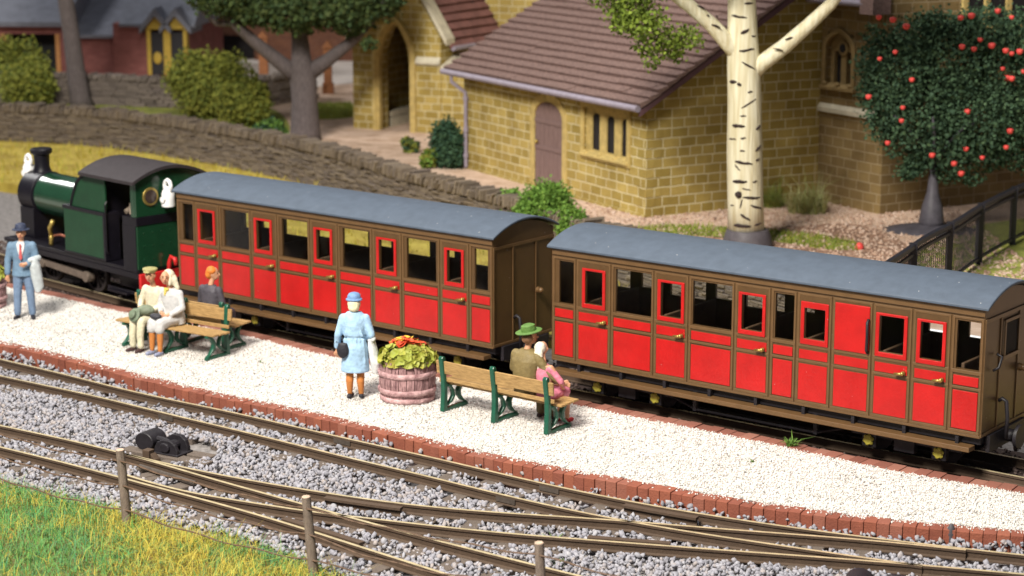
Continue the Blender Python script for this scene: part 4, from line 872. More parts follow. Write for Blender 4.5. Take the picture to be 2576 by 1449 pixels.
def coach(label, c, h, L, edges, kinds, bogies, queen, guard=False):
    root = thing('railway_coach', label, 'railway coach', (c[0]*SC, c[1]*SC, -.03), h, 'brown and red carriages of the train')
    z0 = ZB; holes = []
    for k, a, b in kinds:
        if k in ('quarter', 'win'): holes.append((a, b, z0+.93, z0+1.60))
        elif k == 'door': holes.append((a+.06, b-.055, z0+.985, z0+1.505))
        elif k == 'deep': holes.append((a+.06, b-.055, z0+1.0, z0+1.45))
    mb = MB(); mb.panel(0, L, z0, z0+1.80, 0, .05, holes); mb.panel(0, L, z0, z0+1.80, CW-.05, CW, holes)
    def rise(y): t = y/CW*2-1; return .20*(1-t*t)
    top = [(CW*i/12, z0+1.78+rise(CW*i/12)) for i in range(13)]
    for xx in (0.0, L-.05):
        mb.prism([(.052, z0), (CW-.052, z0)]+[(max(.052, min(CW-.052, y)), z) for y, z in top[::-1]], xx+.001, xx+.049, axis='x')
    body = mb.build('body', m_brown, root)
    mb = MB(); mb.box(.06, L-.06, .055, CW-.055, z0+.02, z0+.06); mb.box(.06, L-.06, .055, CW-.055, z0+1.70, z0+1.74); mb.build('floor', m_int, root)
    for e in edges[1:-1:2] if not guard else edges[1:-1:2]:
        s_ = MB(); s_.box(e+.12, e+.17, .08, CW-.08, z0+.07, z0+.99); s_.box(e-.22, e+.12, .08, CW-.08, z0+.35, z0+.43); s_.build('seat', m_seat, root, bevel=.015)
    # beading
    mb = MB(); P_ = .016
    for (k, a, b), e0, e1 in zip(kinds, edges[:-1], edges[1:]):
        x0, x1 = e0+.012, e1-.012
        for zz, hh in ((.045,.03),(.66,.026),(.885,.034)): mb.box(x0, x1, -P_, -.0005, z0+zz-hh/1.0+hh/2, z0+zz+hh/2+hh/2)
        for xa in (x0, x1-.034): mb.box(xa, xa+.034, -P_+.002, -.0005, z0+.077, z0+1.66)
        mb.box(x0, x1, -P_+.003, -.0005, z0+1.625, z0+1.66)
    mb.box(0, L, -.022, -.0005, z0+1.69, z0+1.795)
    mb.box(-.004, L+.004, -.012, -.0005, z0-.01, z0+.03)
    for xx in (-.018, L+.0005):
        mb.box(xx, xx+.018, 0, CW, z0+1.60, z0+1.655); mb.box(xx, xx+.018, 0, CW, z0+.0, z0+.05)
        for yy in (.0, CW*.31, CW*.69, CW-.035): mb.box(xx+.002, xx+.016, yy, yy+.035, z0+.05, z0+1.6)
    mb.build('beading', m_bead, root, bevel=.008)
    # red panels, doors, glass
    for (k, a, b), e0, e1 in zip(kinds, edges[:-1], edges[1:]):
        x0, x1 = e0+.055, e1-.055
        host = root
        if k in ('door', 'deep', 'blank'):
            d = MB(); hs = [(a+.06, b-.055, z0+.985, z0+1.505)] if k == 'door' else ([(a+.06, b-.055, z0+1.0, z0+1.45)] if k == 'deep' else [])
            d.panel(e0+.018, e1-.018, z0+.05, z0+1.66, -.008, -.001, hs)
            host = d.build('door' if k == 'door' else 'side_panel', m_brown, root)
            f = MB(); f.panel(a, b, z0+.915, z0+(1.545 if k != 'blank' else 1.60), -.030, -.0085, hs); f.build('window_frame' if hs else 'upper_panel', m_redp, host, bevel=.012)
            if k == 'door':
                q = MB(); hx = e1-.10; q.cyl((hx,-.02,z0+.735), (hx,-.07,z0+.735), .03, n=10); q.cyl((hx+.02,-.08,z0+.735), (hx-.12,-.08,z0+.72), .024, .017, n=8); q.ell((hx,-.075,z0+.735), .033, 8)
                q.build('handle', m_brass, host, smooth=True)
        for nm, za, zb in (('lower_panel',.085,.625),('waist_panel',.70,.835)):
            q = MB(); q.box(x0, x1, -.0135, -.001 if host is root else -.0085, z0+za, z0+zb); q.build(nm, m_redp, host, bevel=.01)
    for x0, x1, za, zb in holes:
        for yy in (.028, CW-.028):
            q = MB(); q.add([(x0,yy,za),(x1,yy,za),(x1,yy,zb),(x0,yy,zb)], [(0,1,2,3)]); q.build('pane', m_glass, root)
    # roof
    mb = MB(); n = 20; v = []
    for i in range(n+1):
        y = -.07+(CW+.14)*i/n; t = 2*i/n-1; zr = z0+1.80+.225*(1-t*t)
        for xx in (-.07, L+.07): v += [(xx, y, zr+.03), (xx, y, zr-.012)]
    f = []
    for i in range(n):
        a = 4*i; f += [(a, a+4, a+6, a+2), (a+1, a+3, a+7, a+5), (a, a+1, a+5, a+4), (a+2, a+6, a+7, a+3)]
    f += [(0,2,3,1), (4*n, 4*n+1, 4*n+3, 4*n+2)]
    mb.add(v, f); mb.build('roof', m_roof, root, smooth='auto', bevel=.012)
    # footboards, underframe, truss rods, bogies
    for y0, y1 in ((-.13,.06),(CW-.06,CW+.13)):
        q = MB(); q.box(.08, L-.09, y0, y1, z0-.195, z0-.125); q.build('footboard', m_bead, root, bevel=.008)
    mb = MB(); mb.box(.02, L-.02, .08, CW-.08, z0-.12, z0-.002); mb.box(.3, L-.3, CW/2-.2, CW/2+.2, z0-.3, z0-.12)
    for xx in np.arange(.5, L-.3, .8): mb.box(xx, xx+.05, -.02, .1, z0-.13, z0-.02)
    mb.build('underframe', m_blk, root)
    for yy in (.10, CW-.10):
        q = MB(); a, b = queen; q.tube([(a-.75,yy,z0-.16),(a,yy,z0-.40),(b,yy,z0-.40),(b+.75,yy,z0-.16)], .022, 6)
        for x in queen: q.box(x-.03, x+.03, yy-.03, yy+.03, z0-.42, z0-.12)
        q.build('truss_rod', m_blk, root)
    for bx_ in bogies:
        q = MB()
        for yy in (.16, CW-.16): q.box(bx_-.85, bx_+.85, yy-.03, yy+.03, z0-.31, z0-.22); q.box(bx_-.16, bx_+.16, yy-.06, yy+.06, z0-.44, z0-.2)
        q.box(bx_-.1, bx_+.1, .16, CW-.16, z0-.34, z0-.2)
        for dx in (-.54, .54):
            for yy in (.13, CW-.13): q.box(bx_+dx-.11, bx_+dx+.11, yy-.045, yy+.045, z0-.45, z0-.2)
        bg_ = q.build('bogie', m_blk, root, bevel=.01)
        for dx in (-.54, .54):
            for yy in (CW/2-.4, CW/2+.4):
                w = MB(); w.cyl((bx_+dx,yy-.04,.25), (bx_+dx,yy+.04,.25), .245, n=20); w.build('wheel', m_blk, bg_, smooth='auto')
            s_ = MB()
            for k in range(6): an = k*math.pi/3+.3; s_.ell((bx_+dx+.055*math.cos(an), .068, z0-.345+.055*math.sin(an)), (.034,.022,.034), 8)
            s_.cyl((bx_+dx,.082,z0-.345), (bx_+dx,.045,z0-.345), .062, n=12); s_.build('axlebox_cover', m_yel, bg_, smooth='auto')
    # ends: buffer, pipe, lamp iron
    for sx, xe in ((-1, 0), (1, L)):
        q = MB(); q.cyl((xe,CW/2,z0-.12), (xe+sx*.20,CW/2,z0-.12), .09, n=12); q.cyl((xe+sx*.20,CW/2,z0-.12), (xe+sx*.25,CW/2,z0-.12), .17, n=14)
        q.box(min(xe,xe+sx*.06), max(xe,xe+sx*.06), .2, CW-.2, z0-.24, z0-.005); q.build('buffer', m_blk, root, smooth='auto')
        yp = CW*.33; q = MB(); q.tube([(xe+sx*.02,yp,z0+.42),(xe+sx*.07,yp,z0+.46),(xe+sx*.13,yp,z0+.43),(xe+sx*.16,yp,z0+.2),(xe+sx*.15,yp,z0-.1)], .028, 8); q.build('brake_pipe', m_blk, root, smooth=True)
        q = MB(); q.cyl((xe+sx*.018,CW*.72,z0+.78), (xe+sx*.07,CW*.72,z0+.78), .055, n=10); q.ell((xe+sx*.09,CW*.72,z0+.78), .05, 8); q.build('lamp_bracket', m_bead, root, smooth='auto')
    if guard:
        q = MB(); hx = edges[9]-.055; q.tube([(hx,-.03,z0+1.42),(hx,-.07,z0+1.38),(hx+.01,-.08,z0+1.18),(hx,-.07,z0+.98),(hx,-.03,z0+.94)], .022, 8); q.build('handrail', m_blk, root, smooth=True)
        q = MB(); q.panel(0, 1, 0, 1, 0, 1, []); q = MB()
        q.box(L+.017, L+.03, CW*.38, CW*.70, z0+.98, z0+1.04); q.box(L+.017, L+.03, CW*.38, CW*.70, z0+1.5, z0+1.55); q.box(L+.017, L+.03, CW*.38, CW*.41, z0+1.04, z0+1.5); q.box(L+.017, L+.03, CW*.67, CW*.70, z0+1.04, z0+1.5)
        w = q.build('end_window', m_bead, root, bevel=.008); q = MB(); q.box(L+.002, L+.008, CW*.42, CW*.66, z0+1.05, z0+1.49); q.build('pane', m_dark, w)
        q = MB(); q.tube([(L+.03,CW*.22,z0+1.12),(L+.10,CW*.24,z0+1.08),(L+.10,CW*.18,z0+.95),(L+.03,CW*.16,z0+.90)], .02, 6); q.build('end_handle', m_blk, root, smooth=True)
    return root
K1 = [('quarter',.14,.42),('door',.555,1.01),('win',1.22,1.86),('door',2.01,2.46),('win',2.69,3.31),('door',3.48,3.92),('win',4.15,4.77),('door',4.94,5.39),('win',5.61,6.25),('door',6.44,6.86),('quarter',7.07,7.35)]
E1 = [0,.47,1.11,1.92,2.58,3.38,4.04,4.84,5.5,6.34,6.96,7.45]
K2 = [('quarter',.13,.42),('door',.58,1.02),('win',1.20,1.86),('door',1.98,2.46),('win',2.60,3.28),('door',3.40,3.86),('win',4.01,4.32),('deep',4.44,4.89),('blank',4.99,5.54),('door',5.63,6.12),('door',6.26,6.70),('quarter',6.85,7.19)]
E2 = [0,.46,1.12,1.91,2.53,3.33,3.94,4.37,4.94,5.58,6.19,6.77,7.25]
C1, H1, C2, H2 = (-3.3589,19.645), -.6755, (.3505,16.7143), -.6588
coach1 = coach('brown and red passenger coach with five doors, coupled behind the green locomotive', C1, H1, 7.45, E1, K1, (1.34,6.1), (2.7,4.75))
coach2 = coach('brown and red brake coach with a blank red panel and handrail, last in the train', C2, H2, 7.25, E2, K2, (1.36,6.08), (2.62,4.68), True)
# --- locomotive (x runs from the front at -4.2 to the back of the cab at 0)
hL = R(-45); loco_root = Vector((-6.47, 36.93, -.03))
loco = thing('steam_locomotive', 'small green and black tank locomotive with tall chimney at the head of the train', 'locomotive', loco_root, hL)
m_grn = mat('loco_green', (.008,.042,.019), .20, .15, 5, .06, 40, spec=.5, coat=.3)
m_grn2 = mat('tank_green', (.009,.045,.020), .45, .2, 5, .06, 40, spec=.25)
m_lblk = mat('loco_black', (.007,.006,.010), .42, .25, 8, .1, 40, spec=.25)
m_lroof = mat('loco_roof', (.028,.022,.025), .7, .2, 8, .3, 60)
m_lred = mat('buffer_beam_red', (.55,.02,.02), .4, .15, 6)
m_rod = mat('rod_grey', (.20,.16,.13), .5, .25, 10, metal=.4)
mb = MB(); mb.box(-4.75, 0, -.74, .74, .70, .78); mb.box(-4.65, 0, -.74, -.70, .58, .70); mb.box(-4.65, 0, .70, .74, .58, .70); mb.box(-4.5, -.1, -.35, .35, .35, .70); mb.build('footplate', m_lblk, loco, bevel=.01)
mb = MB(); mb.cyl((-4.1,0,1.66), (-1.3,0,1.66), .43, n=28); bo = mb.build('boiler', m_grn, loco, smooth='auto')
for xx in (-4.07,-2.5): mb = MB(); mb.cyl((xx-.02,0,1.66), (xx+.02,0,1.66), .438, n=28); mb.build('boiler_band', m_lblk, bo, smooth='auto')
mb = MB(); mb.cyl((-4.62,0,1.65), (-4.102,0,1.65), .46, n=28); mb.cyl((-4.67,0,1.65), (-4.621,0,1.65), .34, n=24); mb.box(-4.6, -4.11, -.42, .42, .78, 1.4); mb.build('smokebox', m_lblk, loco, smooth='auto', bevel=.01)
mb = MB(); mb.lathe([(.22,2.02),(.18,2.12),(.155,2.2),(.16,2.40),(.165,2.43),(.215,2.46),(.225,2.53),(.20,2.56),(.13,2.56)], (-4.38,0,0), 20); mb.build('chimney', m_lblk, loco, smooth='auto')
mb = MB(); mb.lathe([(.14,2.04),(.13,2.13),(.08,2.19),(.03,2.22)], (-2.6,0,0), 14); mb.build('safety_valve', m_lblk, loco, smooth=True)
for s_ in (-1, 1):
    y0, y1 = (-.76,-.44) if s_ < 0 else (.44,.76)
    mb = MB(); mb.box(-2.45, -1.05, y0, y1, .80, 1.70); tk = mb.build('side_tank', m_grn2, loco, bevel=.02)
    mb = MB()
    for za, zb in ((1.66,1.73),(.785,.83)): mb.box(-2.47, -1.03, y0-.012, y1+.012, za, zb)
    mb.box(-1.09, -1.02, y0-.014, y1+.014, .79, 1.70); mb.build('tank_edge', m_lblk, tk, bevel=.008)
    yy = y0+.03 if s_ < 0 else y1-.03
    mb = MB(); mb.prism([(-2.2,1.72),(-1.03,1.72),(-1.03,2.40),(-1.7,2.40),(-1.95,2.2),(-2.1,1.95)], min(yy,yy-.03*s_), max(yy,yy-.03*s_)); sh = mb.build('cab_side', m_grn2, loco)
    mb = MB(); mb.tube([(-2.22,yy,1.72),(-2.12,yy,1.96),(-1.97,yy,2.22),(-1.7,yy,2.42)], .035, 6); mb.build('beading', m_lblk, sh)
    mb = MB(); mb.box(-1.02, -.12, y0, y0+.03, .28, .34); mb.box(-1.02, -.16, y0+.28 if s_ < 0 else y0, y0+.31 if s_ < 0 else y0+.03, .3, .75); mb.box(-.95, -.3, y0-.06 if s_ < 0 else y1-.1, y0+.1 if s_ < 0 else y1+.06, .25, .29); mb.build('cab_step', m_lblk, loco)
    mb = MB(); mb.tube([(-.98,yy,.95),(-.98,yy-.04,1.0),(-.98,yy-.04,1.9),(-.98,yy,1.95)], .016, 6); mb.build('handrail', m_lblk, loco)
ARC = [(.83*(1-i/8), 2.40+.24*(1-(.83*(1-i/8)/.86)**2)) for i in range(17)]
mb = MB(); mb.prism([(-.72,.78),(.72,.78),(.72,2.40)]+ARC[1:-1]+[(-.72,2.40)], -1.25, -1.2, axis='x'); mb.build('cab_front', m_lblk, loco)
mb = MB(); mb.box(-.42, 0, -.74, .74, .70, 1.66); bk = mb.build('bunker', m_grn, loco, bevel=.015)
mb = MB(); mb.box(-.44, .014, -.755, .755, 1.60, 1.76); mb.box(-.46, -.03, -.752, -.741, .71, 1.6); mb.build('bunker_band', m_lblk, bk, bevel=.01)
rv = MB()
for yy in np.arange(-.6, .65, .2):
    for zz in (.95, 1.2, 1.45): rv.ell((.004,yy,zz), .013, 6)
rv.build('rivets', m_grn, bk)['kind'] = 'stuff'
mb = MB(); mb.prism([(-.74,1.762),(.74,1.762),(.74,2.42)]+ARC[1:-1]+[(-.74,2.42)], -.05, 0, axis='x'); mb.box(-.18, -.051, -.74, -.70, .8, 2.42); mb.box(-.18, -.051, .70, .74, .8, 2.42); bp_ = mb.build('cab_back', m_grn, loco, bevel=.008)
for yy in (-.42, .42):
    mb = MB(); mb.cyl((.002,yy,2.13), (.03,yy,2.13), .175, n=22); rim = mb.build('porthole_rim', m_brass, bp_, smooth='auto', bevel=.008); mb = MB(); mb.cyl((.0305,yy,2.13), (.036,yy,2.13), .13, n=20); mb.build('pane', mat('porthole_glass', (.05,.035,.03), .15, .3, 8), rim, smooth='auto')
mb = MB(); n = 16; v = []
for i in range(n+1):
    y = -.86+1.72*i/n; t = 2*i/n-1; z = 2.42+.24*(1-t*t)
    for xx in (-1.72, .10): v += [(xx,y,z+.03),(xx,y,z-.03)]
f = []
for i in range(n): a = 4*i; f += [(a,a+4,a+6,a+2),(a+1,a+3,a+7,a+5),(a,a+1,a+5,a+4),(a+2,a+6,a+7,a+3)]
f += [(0,2,3,1),(4*n,4*n+1,4*n+3,4*n+2)]; mb.add(v, f); mb.build('cab_roof', m_lroof, loco, smooth='auto')
for y in (-1, 1): pass
for xx in (-3.5,-1.95):
    for yy in (-.36,.36):
        mb = MB(); 
        for a in range(10): an = a*.628; mb.box(-.02,.02,-.02,.02,.05,.31, Matrix.Translation((xx,yy,.38)) @ Matrix.Rotation(an, 4, 'Y'))
        mb.cyl((xx,yy-.05,.38),(xx,yy+.05,.38),.09,n=12)
        w = mb.build('wheel', mat('wheel_dark', (.03,.024,.024), .55, .3, 10), loco)
        mb = MB(); mb.v = []; prof = [(.31,-.05),(.375,-.05),(.385,.0),(.375,.05),(.31,.05),(.31,-.05)]
        k = 26; vv = []
        for r_, q in prof[:-1]:
            for j in range(k): an = 6.2832*j/k; vv.append((xx+r_*math.cos(an), yy+q, .38+r_*math.sin(an)))
        ff = [(i*k+j, i*k+(j+1)%k, ((i+1)%5)*k+(j+1)%k, ((i+1)%5)*k+j) for i in range(5) for j in range(k)]
        mb.add(vv, ff); mb.build('tyre', mat('wheel_dark', (.03,.024,.024), .55, .3, 10), w, smooth='auto')
mb = MB(); mb.box(-.95,.95,-.03,.03,-.07,.07, Matrix.Translation((-2.8,-.60,.38)) @ Matrix.Rotation(R(3), 4, 'Y')); mb.cyl((-1.95,-.66,.34),(-1.95,-.5,.34),.11,n=12); mb.cyl((-3.5,-.66,.40),(-3.5,-.5,.40),.09,n=12); mb.build('connecting_rod', m_rod, loco, bevel=.01)
mb = MB(); mb.cyl((-4.5,-.62,.44),(-3.9,-.62,.44),.19,n=16); mb.build('cylinder', m_lblk, loco, smooth='auto')
mb = MB(); mb.tube([(-3.25,-.55,.9),(-3.2,-.62,1.15),(-3.1,-.6,1.3)], .045, 6); mb.lathe([(.05,.0),(.035,.08),(.05,.16),(.02,.2)], (-3.2,-.6,.8), 10); mb.build('lubricator', m_brass, loco, smooth=True)
mb = MB(); mb.tube([(-3.1,-.6,1.0),(-2.8,-.62,1.06),(-2.5,-.62,1.04)], .025, 6); mb.build('copper_pipe', mat('copper', (.45,.16,.10), .4, .2, 8, metal=.6), loco, smooth=True)
mb = MB(); mb.box(.0,.07,-.74,.74,.36,.69); bb = mb.build('buffer_beam', m_lred, loco, bevel=.01)
mb = MB(); mb.tube([(.09,-.12,.5),(.12,-.12,.85),(.16,-.10,.96),(.22,-.06,.93),(.24,-.05,.8)], .045, 8); mb.build('brake_pipe', m_lred, bb, smooth=True)
mb = MB(); mb.cyl((.07,0,.46),(.30,0,.46),.08,n=12); mb.cyl((.30,0,.46),(.34,0,.46),.15,n=14); mb.build('buffer', m_lblk, loco, smooth='auto')
mb = MB(); mb.box(-.8,-.5,-.35,.35,1.5,1.9); mb.cyl((-1.0,-.3,1.7),(-1.0,.1,1.9),.05,n=8); mb.build('backhead_fitting', mat('pale_fitting', (.35,.28,.22), .5, .3, 8), loco)
m_wht = mat('lamp_white', (.80,.80,.80), .4, .06, 6)
def lamp(label, lx_, ly, lz, rz):
    p = loco_root+Matrix.Rotation(hL, 3, 'Z') @ Vector((lx_, ly, lz)); o = thing('oil_lamp', label, 'lamp', p, rz, 'white lamps on the locomotive')
    mb = MB(); mb.lathe([(.125,0),(.13,.03),(.12,.14),(.125,.24),(.10,.30),(.075,.33),(.075,.36),(.02,.38)], (0,0,0), 16); mb.cyl((0,-.09,.14),(0,-.15,.14),.06,n=12); mb.build('lamp_body', m_wht, o, smooth='auto')
    mb = MB(); mb.tube([(-.08,0,.28),(-.085,0,.40),(-.055,0,.47),(0,0,.495),(.055,0,.47),(.085,0,.40),(.08,0,.28)], .040, 8); mb.build('handle', m_wht, o, smooth=True); return o
lamp('white oil lamp on the smokebox in front of the chimney', -4.72, -.10, 1.90, R(-40))
lamp('white oil lamp hanging on the green cab back beside the porthole', .17, -.13, 1.93, R(-40))
# --- track under the train
def along(c, h, s, off): return (c[0]*SC+math.cos(h)*s-math.sin(h)*off, c[1]*SC+math.sin(h)*s+math.cos(h)*off, -.03)
lu = Vector((math.cos(hL), math.sin(hL), 0)); tp = []
for s_ in (-20,-12,-5,-2,0): q = loco_root+lu*s_; tp.append((q.x-(.06*s_*s_ if s_ < -4 else 0)*.05, q.y, -.03))
tp += [along(C1,H1,s,CW/2) for s in (.5,2.5,5,7)]+[along(C2,H2,s,CW/2) for s in (.8,3,5.5,7.2,10,14)]
cT = smoothline(spline(tp, .25), 10); o_ = offset(cT, .40), offset(cT, -.40)
SLEEP_OLD = list(SLEEP)
tT = track('train_track', 'track carrying the locomotive and coaches behind the platform', list(o_), cT)
mb = MB(); ptsF = offset(cT, -1.05); ptsB = offset(cT, 1.2)
sheet('track_bed', [tuple(p) for p in ptsF[::4]]+[tuple(p) for p in ptsB[::-4]], -.19, mat('shaded_track_bed', (.05,.032,.028), .95, .4, 6, .9, 20), depth=.12)  # near-black brown painted to deepen the shade under the coaches
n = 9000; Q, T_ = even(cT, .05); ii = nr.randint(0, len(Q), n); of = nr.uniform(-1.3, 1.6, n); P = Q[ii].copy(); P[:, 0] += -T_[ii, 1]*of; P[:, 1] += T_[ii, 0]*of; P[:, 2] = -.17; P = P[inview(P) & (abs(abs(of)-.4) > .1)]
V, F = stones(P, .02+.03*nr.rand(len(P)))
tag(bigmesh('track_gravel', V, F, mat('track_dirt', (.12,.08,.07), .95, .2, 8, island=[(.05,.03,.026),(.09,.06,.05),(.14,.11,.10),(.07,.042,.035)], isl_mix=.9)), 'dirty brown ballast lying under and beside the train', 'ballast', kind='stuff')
# white barrier seen through the guard windows
wr = thing('white_barrier', 'white tubular barrier seen through the brake coach windows', 'barrier', (6.4, 30.6, -.06), R(-38))
mb = MB()
for zz in (.55, 1.02): mb.cyl((-1.6,0,zz),(1.9,0,zz),.06,n=10)
mb.build('rail', m_wht, wr, smooth='auto')
for xx in (-1.5, 0, 1.7): mb = MB(); mb.cyl((xx,0,-.05),(xx,0,1.1),.05,n=10); mb.build('post', m_wht, wr, smooth='auto')

# ------------------------------------------------------------------ platform furniture
m_bwood = mat('bench_wood', (.32,.19,.068), .7, .25, 4, .5, 20, stretch=(2,14,14), col2=(.42,.265,.105))
m_bgrn = mat('bench_green', (.008,.085,.05), .35, .2, 8, spec=.5)
BLEN = 1.18
def bench(label, loc, rz):
    t = thing('platform_bench', label, 'bench', loc, rz, 'slatted platform benches with green ends')
    for y0, y1, z0, z1 in ((-.30,-.17,.425,.46),(-.15,-.02,.418,.45),(0.0,.12,.412,.445)):
        mb = MB(); j = rng.gauss(0, .01); mb.box(-BLEN+j, BLEN+j, y0, y1, z0, z1); mb.build('seat_slat', m_bwood, t, bevel=.008)
    T_ = Matrix.Rotation(R(-8), 4, 'X')
    mb = MB(); mb.box(-BLEN+.06, BLEN-.06, .125, .16, .60, .80, Matrix.Translation((0,.08,0)) @ Matrix.Translation((0,.13,.6)) @ Matrix.Rotation(R(-6), 4, 'X') @ Matrix.Translation((0,-.13,-.6))); mb.build('back_slat', m_bwood, t, bevel=.008)
    mb = MB(); mb.box(-BLEN+.08, BLEN-.08, .165, .195, .47, .53); mb.build('back_slat', m_bwood, t, bevel=.006)
    for xx in (-1.0, 0, 1.0):
        mb = MB()
        mb.prism([(.17,.0),(.27,.0),(.245,.30),(.25,.50),(.30,.84),(.275,.875),(.235,.87),(.215,.84),(.19,.52),(.17,.40)], xx-.04, xx+.04, axis='x')
        mb.prism([(-.32,0),(.27,0),(.27,.045),(-.10,.06),(-.30,.05),(-.33,.03)], xx-.038, xx+.038, axis='x')
        k = [(-.30,.045),(-.20,.10),(-.13,.18),(-.12,.26),(-.17,.34),(-.26,.405)]
        mb.prism([(a-.035, b) for a, b in k]+[(a+.04, b+.01) for a, b in k[::-1]], xx-.036, xx+.036, axis='x')
        k = [(.19,.07),(.06,.13),(-.0,.2),(.02,.30),(.10,.40)]
        mb.prism([(a-.025, b) for a, b in k]+[(a+.03, b+.01) for a, b in k[::-1]], xx-.034, xx+.034, axis='x')
        mb.prism([(-.30,.375),(.22,.375),(.22,.41),(-.30,.423)], xx-.035, xx+.035, axis='x')
        mb.build('bench_support', m_bgrn, t, bevel=.012)
    return t
p0 = G(277,802,.45); p1 = G(552,848,.45); hB = math.atan2(p1.y-p0.y, p1.x-p0.x); fr = Vector((math.sin(hB), -math.cos(hB), 0))
B1 = (p0+p1)/2-fr*.30; B1.z = 0
bench1 = bench('slatted bench with seated couple in pale clothes, facing the red brick edging', B1, hB)
B2 = B1-fr*.60-Vector((math.cos(hB), math.sin(hB), 0))*.20
bench2 = dup(bench1, B2, hB+math.pi, 'slatted bench back to back behind the couple, facing the train, with person in dark jacket')
bench1.scale = bench2.scale = (.95,1,1)
q0 = G(1110,1033,0); q1 = G(1384,1094,0); h3 = math.atan2(q1.y-q0.y, q1.x-q0.x)+math.pi; f3 = Vector((math.sin(h3), -math.cos(h3), 0))
B3 = (q0+q1)/2+f3*.22
bench3 = dup(bench1, B3, h3, 'slatted bench seen from behind beside the flower barrel, with green hatted man seated'); bench3.scale = (1,1,1)
# flower barrel
m_brl = mat('barrel_stave', (.11,.035,.045), .75, .3, 3, 1., 16, stretch=(9,9,1.4), island=None, col2=(.50,.30,.30))
m_hoop = mat('barrel_hoop', (.30,.14,.15), .75, .3, 9, 1., 26, col2=(.58,.38,.38))
def planter(label, loc, flowers=True, seedr=1, s=1.):
    t = thing('flower_barrel', label, 'planter', loc, rng.random()*3, 'half barrel flower planters'); t.scale = (s, s, s)
    mb = MB(); n = 22
    for k in range(n):
        a0 = 6.2832*k/n+.012; a1 = 6.2832*(k+1)/n-.012; v = []
        for z, r_ in ((0,.385),(.12,.415),(.30,.435),(.46,.425),(.62+rng.uniform(-.015,.02),.405)):
            for a in (a0, a1): v.append((r_*math.cos(a), r_*math.sin(a), z))
            for a in (a0, a1): v.append(((r_-.05)*math.cos(a), (r_-.05)*math.sin(a), z))
        f = []
        for i in range(4): b_ = 4*i; f += [(b_,b_+1,b_+5,b_+4),(b_+1,b_+3,b_+7,b_+5),(b_+3,b_+2,b_+6,b_+7),(b_+2,b_,b_+4,b_+6)]
        f += [(0,2,3,1),(16,17,19,18)]; mb.add(v, f)
    mb.build('barrel', m_brl, t)
    for z in (.045,.17,.43):
        mb = MB(); r_ = np.interp(z, [0,.12,.3,.46,.62], [.385,.415,.435,.425,.405]); k = 30; vv = []
        for rr, zz in ((r_+.0,z-.045),(r_+.022,z-.03),(r_+.026,z),(r_+.024,z+.03),(r_+.0,z+.045)):
            for j in range(k): an = 6.2832*j/k; q = 1+.012*math.sin(7*an+z*40); vv.append((rr*q*math.cos(an), rr*q*math.sin(an), zz))
        mb.add(vv, [(i*k+j, i*k+(j+1)%k, (i+1)*k+(j+1)%k, (i+1)*k+j) for i in range(4) for j in range(k)]); mb.build('hoop', m_hoop, t, smooth=True)
    mb = MB(); mb.cyl((0,0,.40),(0,0,.50),.36,n=20); mb.build('soil', m_soil, t)
    def rosette(mb, c, nrm, r_):
        z = Vector(nrm).normalized(); x_ = z.orthogonal().normalized(); y_ = z.cross(x_); k = 9; v = [Vector(c)-z*r_*.25]
        for ring, (rr, hh) in enumerate(((.55,-.05),(1.0,.22))):
            for j in range(k): an = 6.2832*j/k+ring*.3; q = rr*r_*(1+.22*math.sin(3*an+c[0]*30)); v.append(Vector(c)+x_*q*math.cos(an)+y_*q*math.sin(an)+z*(hh*r_+rng.gauss(0,.12*r_)))
        f = [(0,1+j,1+(j+1)%k) for j in range(k)]+[(1+j,1+k+j,1+k+(j+1)%k,1+(j+1)%k) for j in range(k)]; mb.add(v, f)
    lf = MB()
    for i in range(290):
        a = rng.random()*6.2832; ph = math.acos(1-rng.random()*1.05) if True else 0; ph = min(ph, 1.5)
        rr = 1+rng.gauss(0,.045); n_ = (math.sin(ph)*math.cos(a), math.sin(ph)*math.sin(a), math.cos(ph)); c = (.41*rr*n_[0], .41*rr*n_[1], .60+.28*rr*n_[2]); rosette(lf, c, (n_[0], n_[1], n_[2]+.25), rng.uniform(.045,.08))
    lf.ell((0,0,.60), (.36,.36,.25), 18)
    lf.build('leaves', mat('lettuce_leaf', (.25,.28,.03), .55, .3, 12, .4, 30, island=[(.20,.22,.025),(.34,.36,.05),(.26,.30,.04),(.42,.42,.08),(.30,.26,.04)], isl_mix=.8), t, smooth=True)
    if flowers:
        for i in range(16):
            a = rng.random()*6.2832; q = rng.random()**.6*.26; c = (q*math.cos(a), q*math.sin(a), .86+.07*(1-(q/.3)**2)-q*.14); mb = MB()
            for k in range(2): rosette(mb, (c[0], c[1], c[2]+.03*k), (c[0]*1.5, c[1]*1.5, 1), .085-.03*k)
            mb.build('flower', mat('orange_red_flower', (.62,.085,.03), .5, .2, 12) if i % 4 else mat('yellow_flower', (.68,.42,.04), .5, .2, 12), t, smooth=True)
    return t
bc = G(1025,1004,0); planter('weathered pinkish half barrel of red and yellow flowers beside the bench seen from behind', (bc.x, bc.y+.05, 0), True, 1, 1.03)
bc = G(-42,772,0); planter('dark weathered half barrel planter cut off by the left picture edge', (bc.x, bc.y+.05, 0), False, 2, 1.0)
# weeds on the platform
for (px, py, z, nn_, L_, lab) in ((1990,1122,.0,70,.16,'green weed growing on the dusty brick edging by the brake coach'), (1889,1160,0,18,.07,'tiny pale green sprig in the white chippings below the weed'), (1396,1370,-.25,50,.11,'small green weed between the crossover rails by the third fence post'), (1410,1422,-.25,40,.10,'small green weed on the ballast lower down by the third fence post'), (660,911,0,14,.06,'tiny sprig in the chippings right of the back to back benches')):
    tuft(lab, px, py, nn_, L_, BRG, .06 if L_ > .1 else .03, z, 'weed', .022)

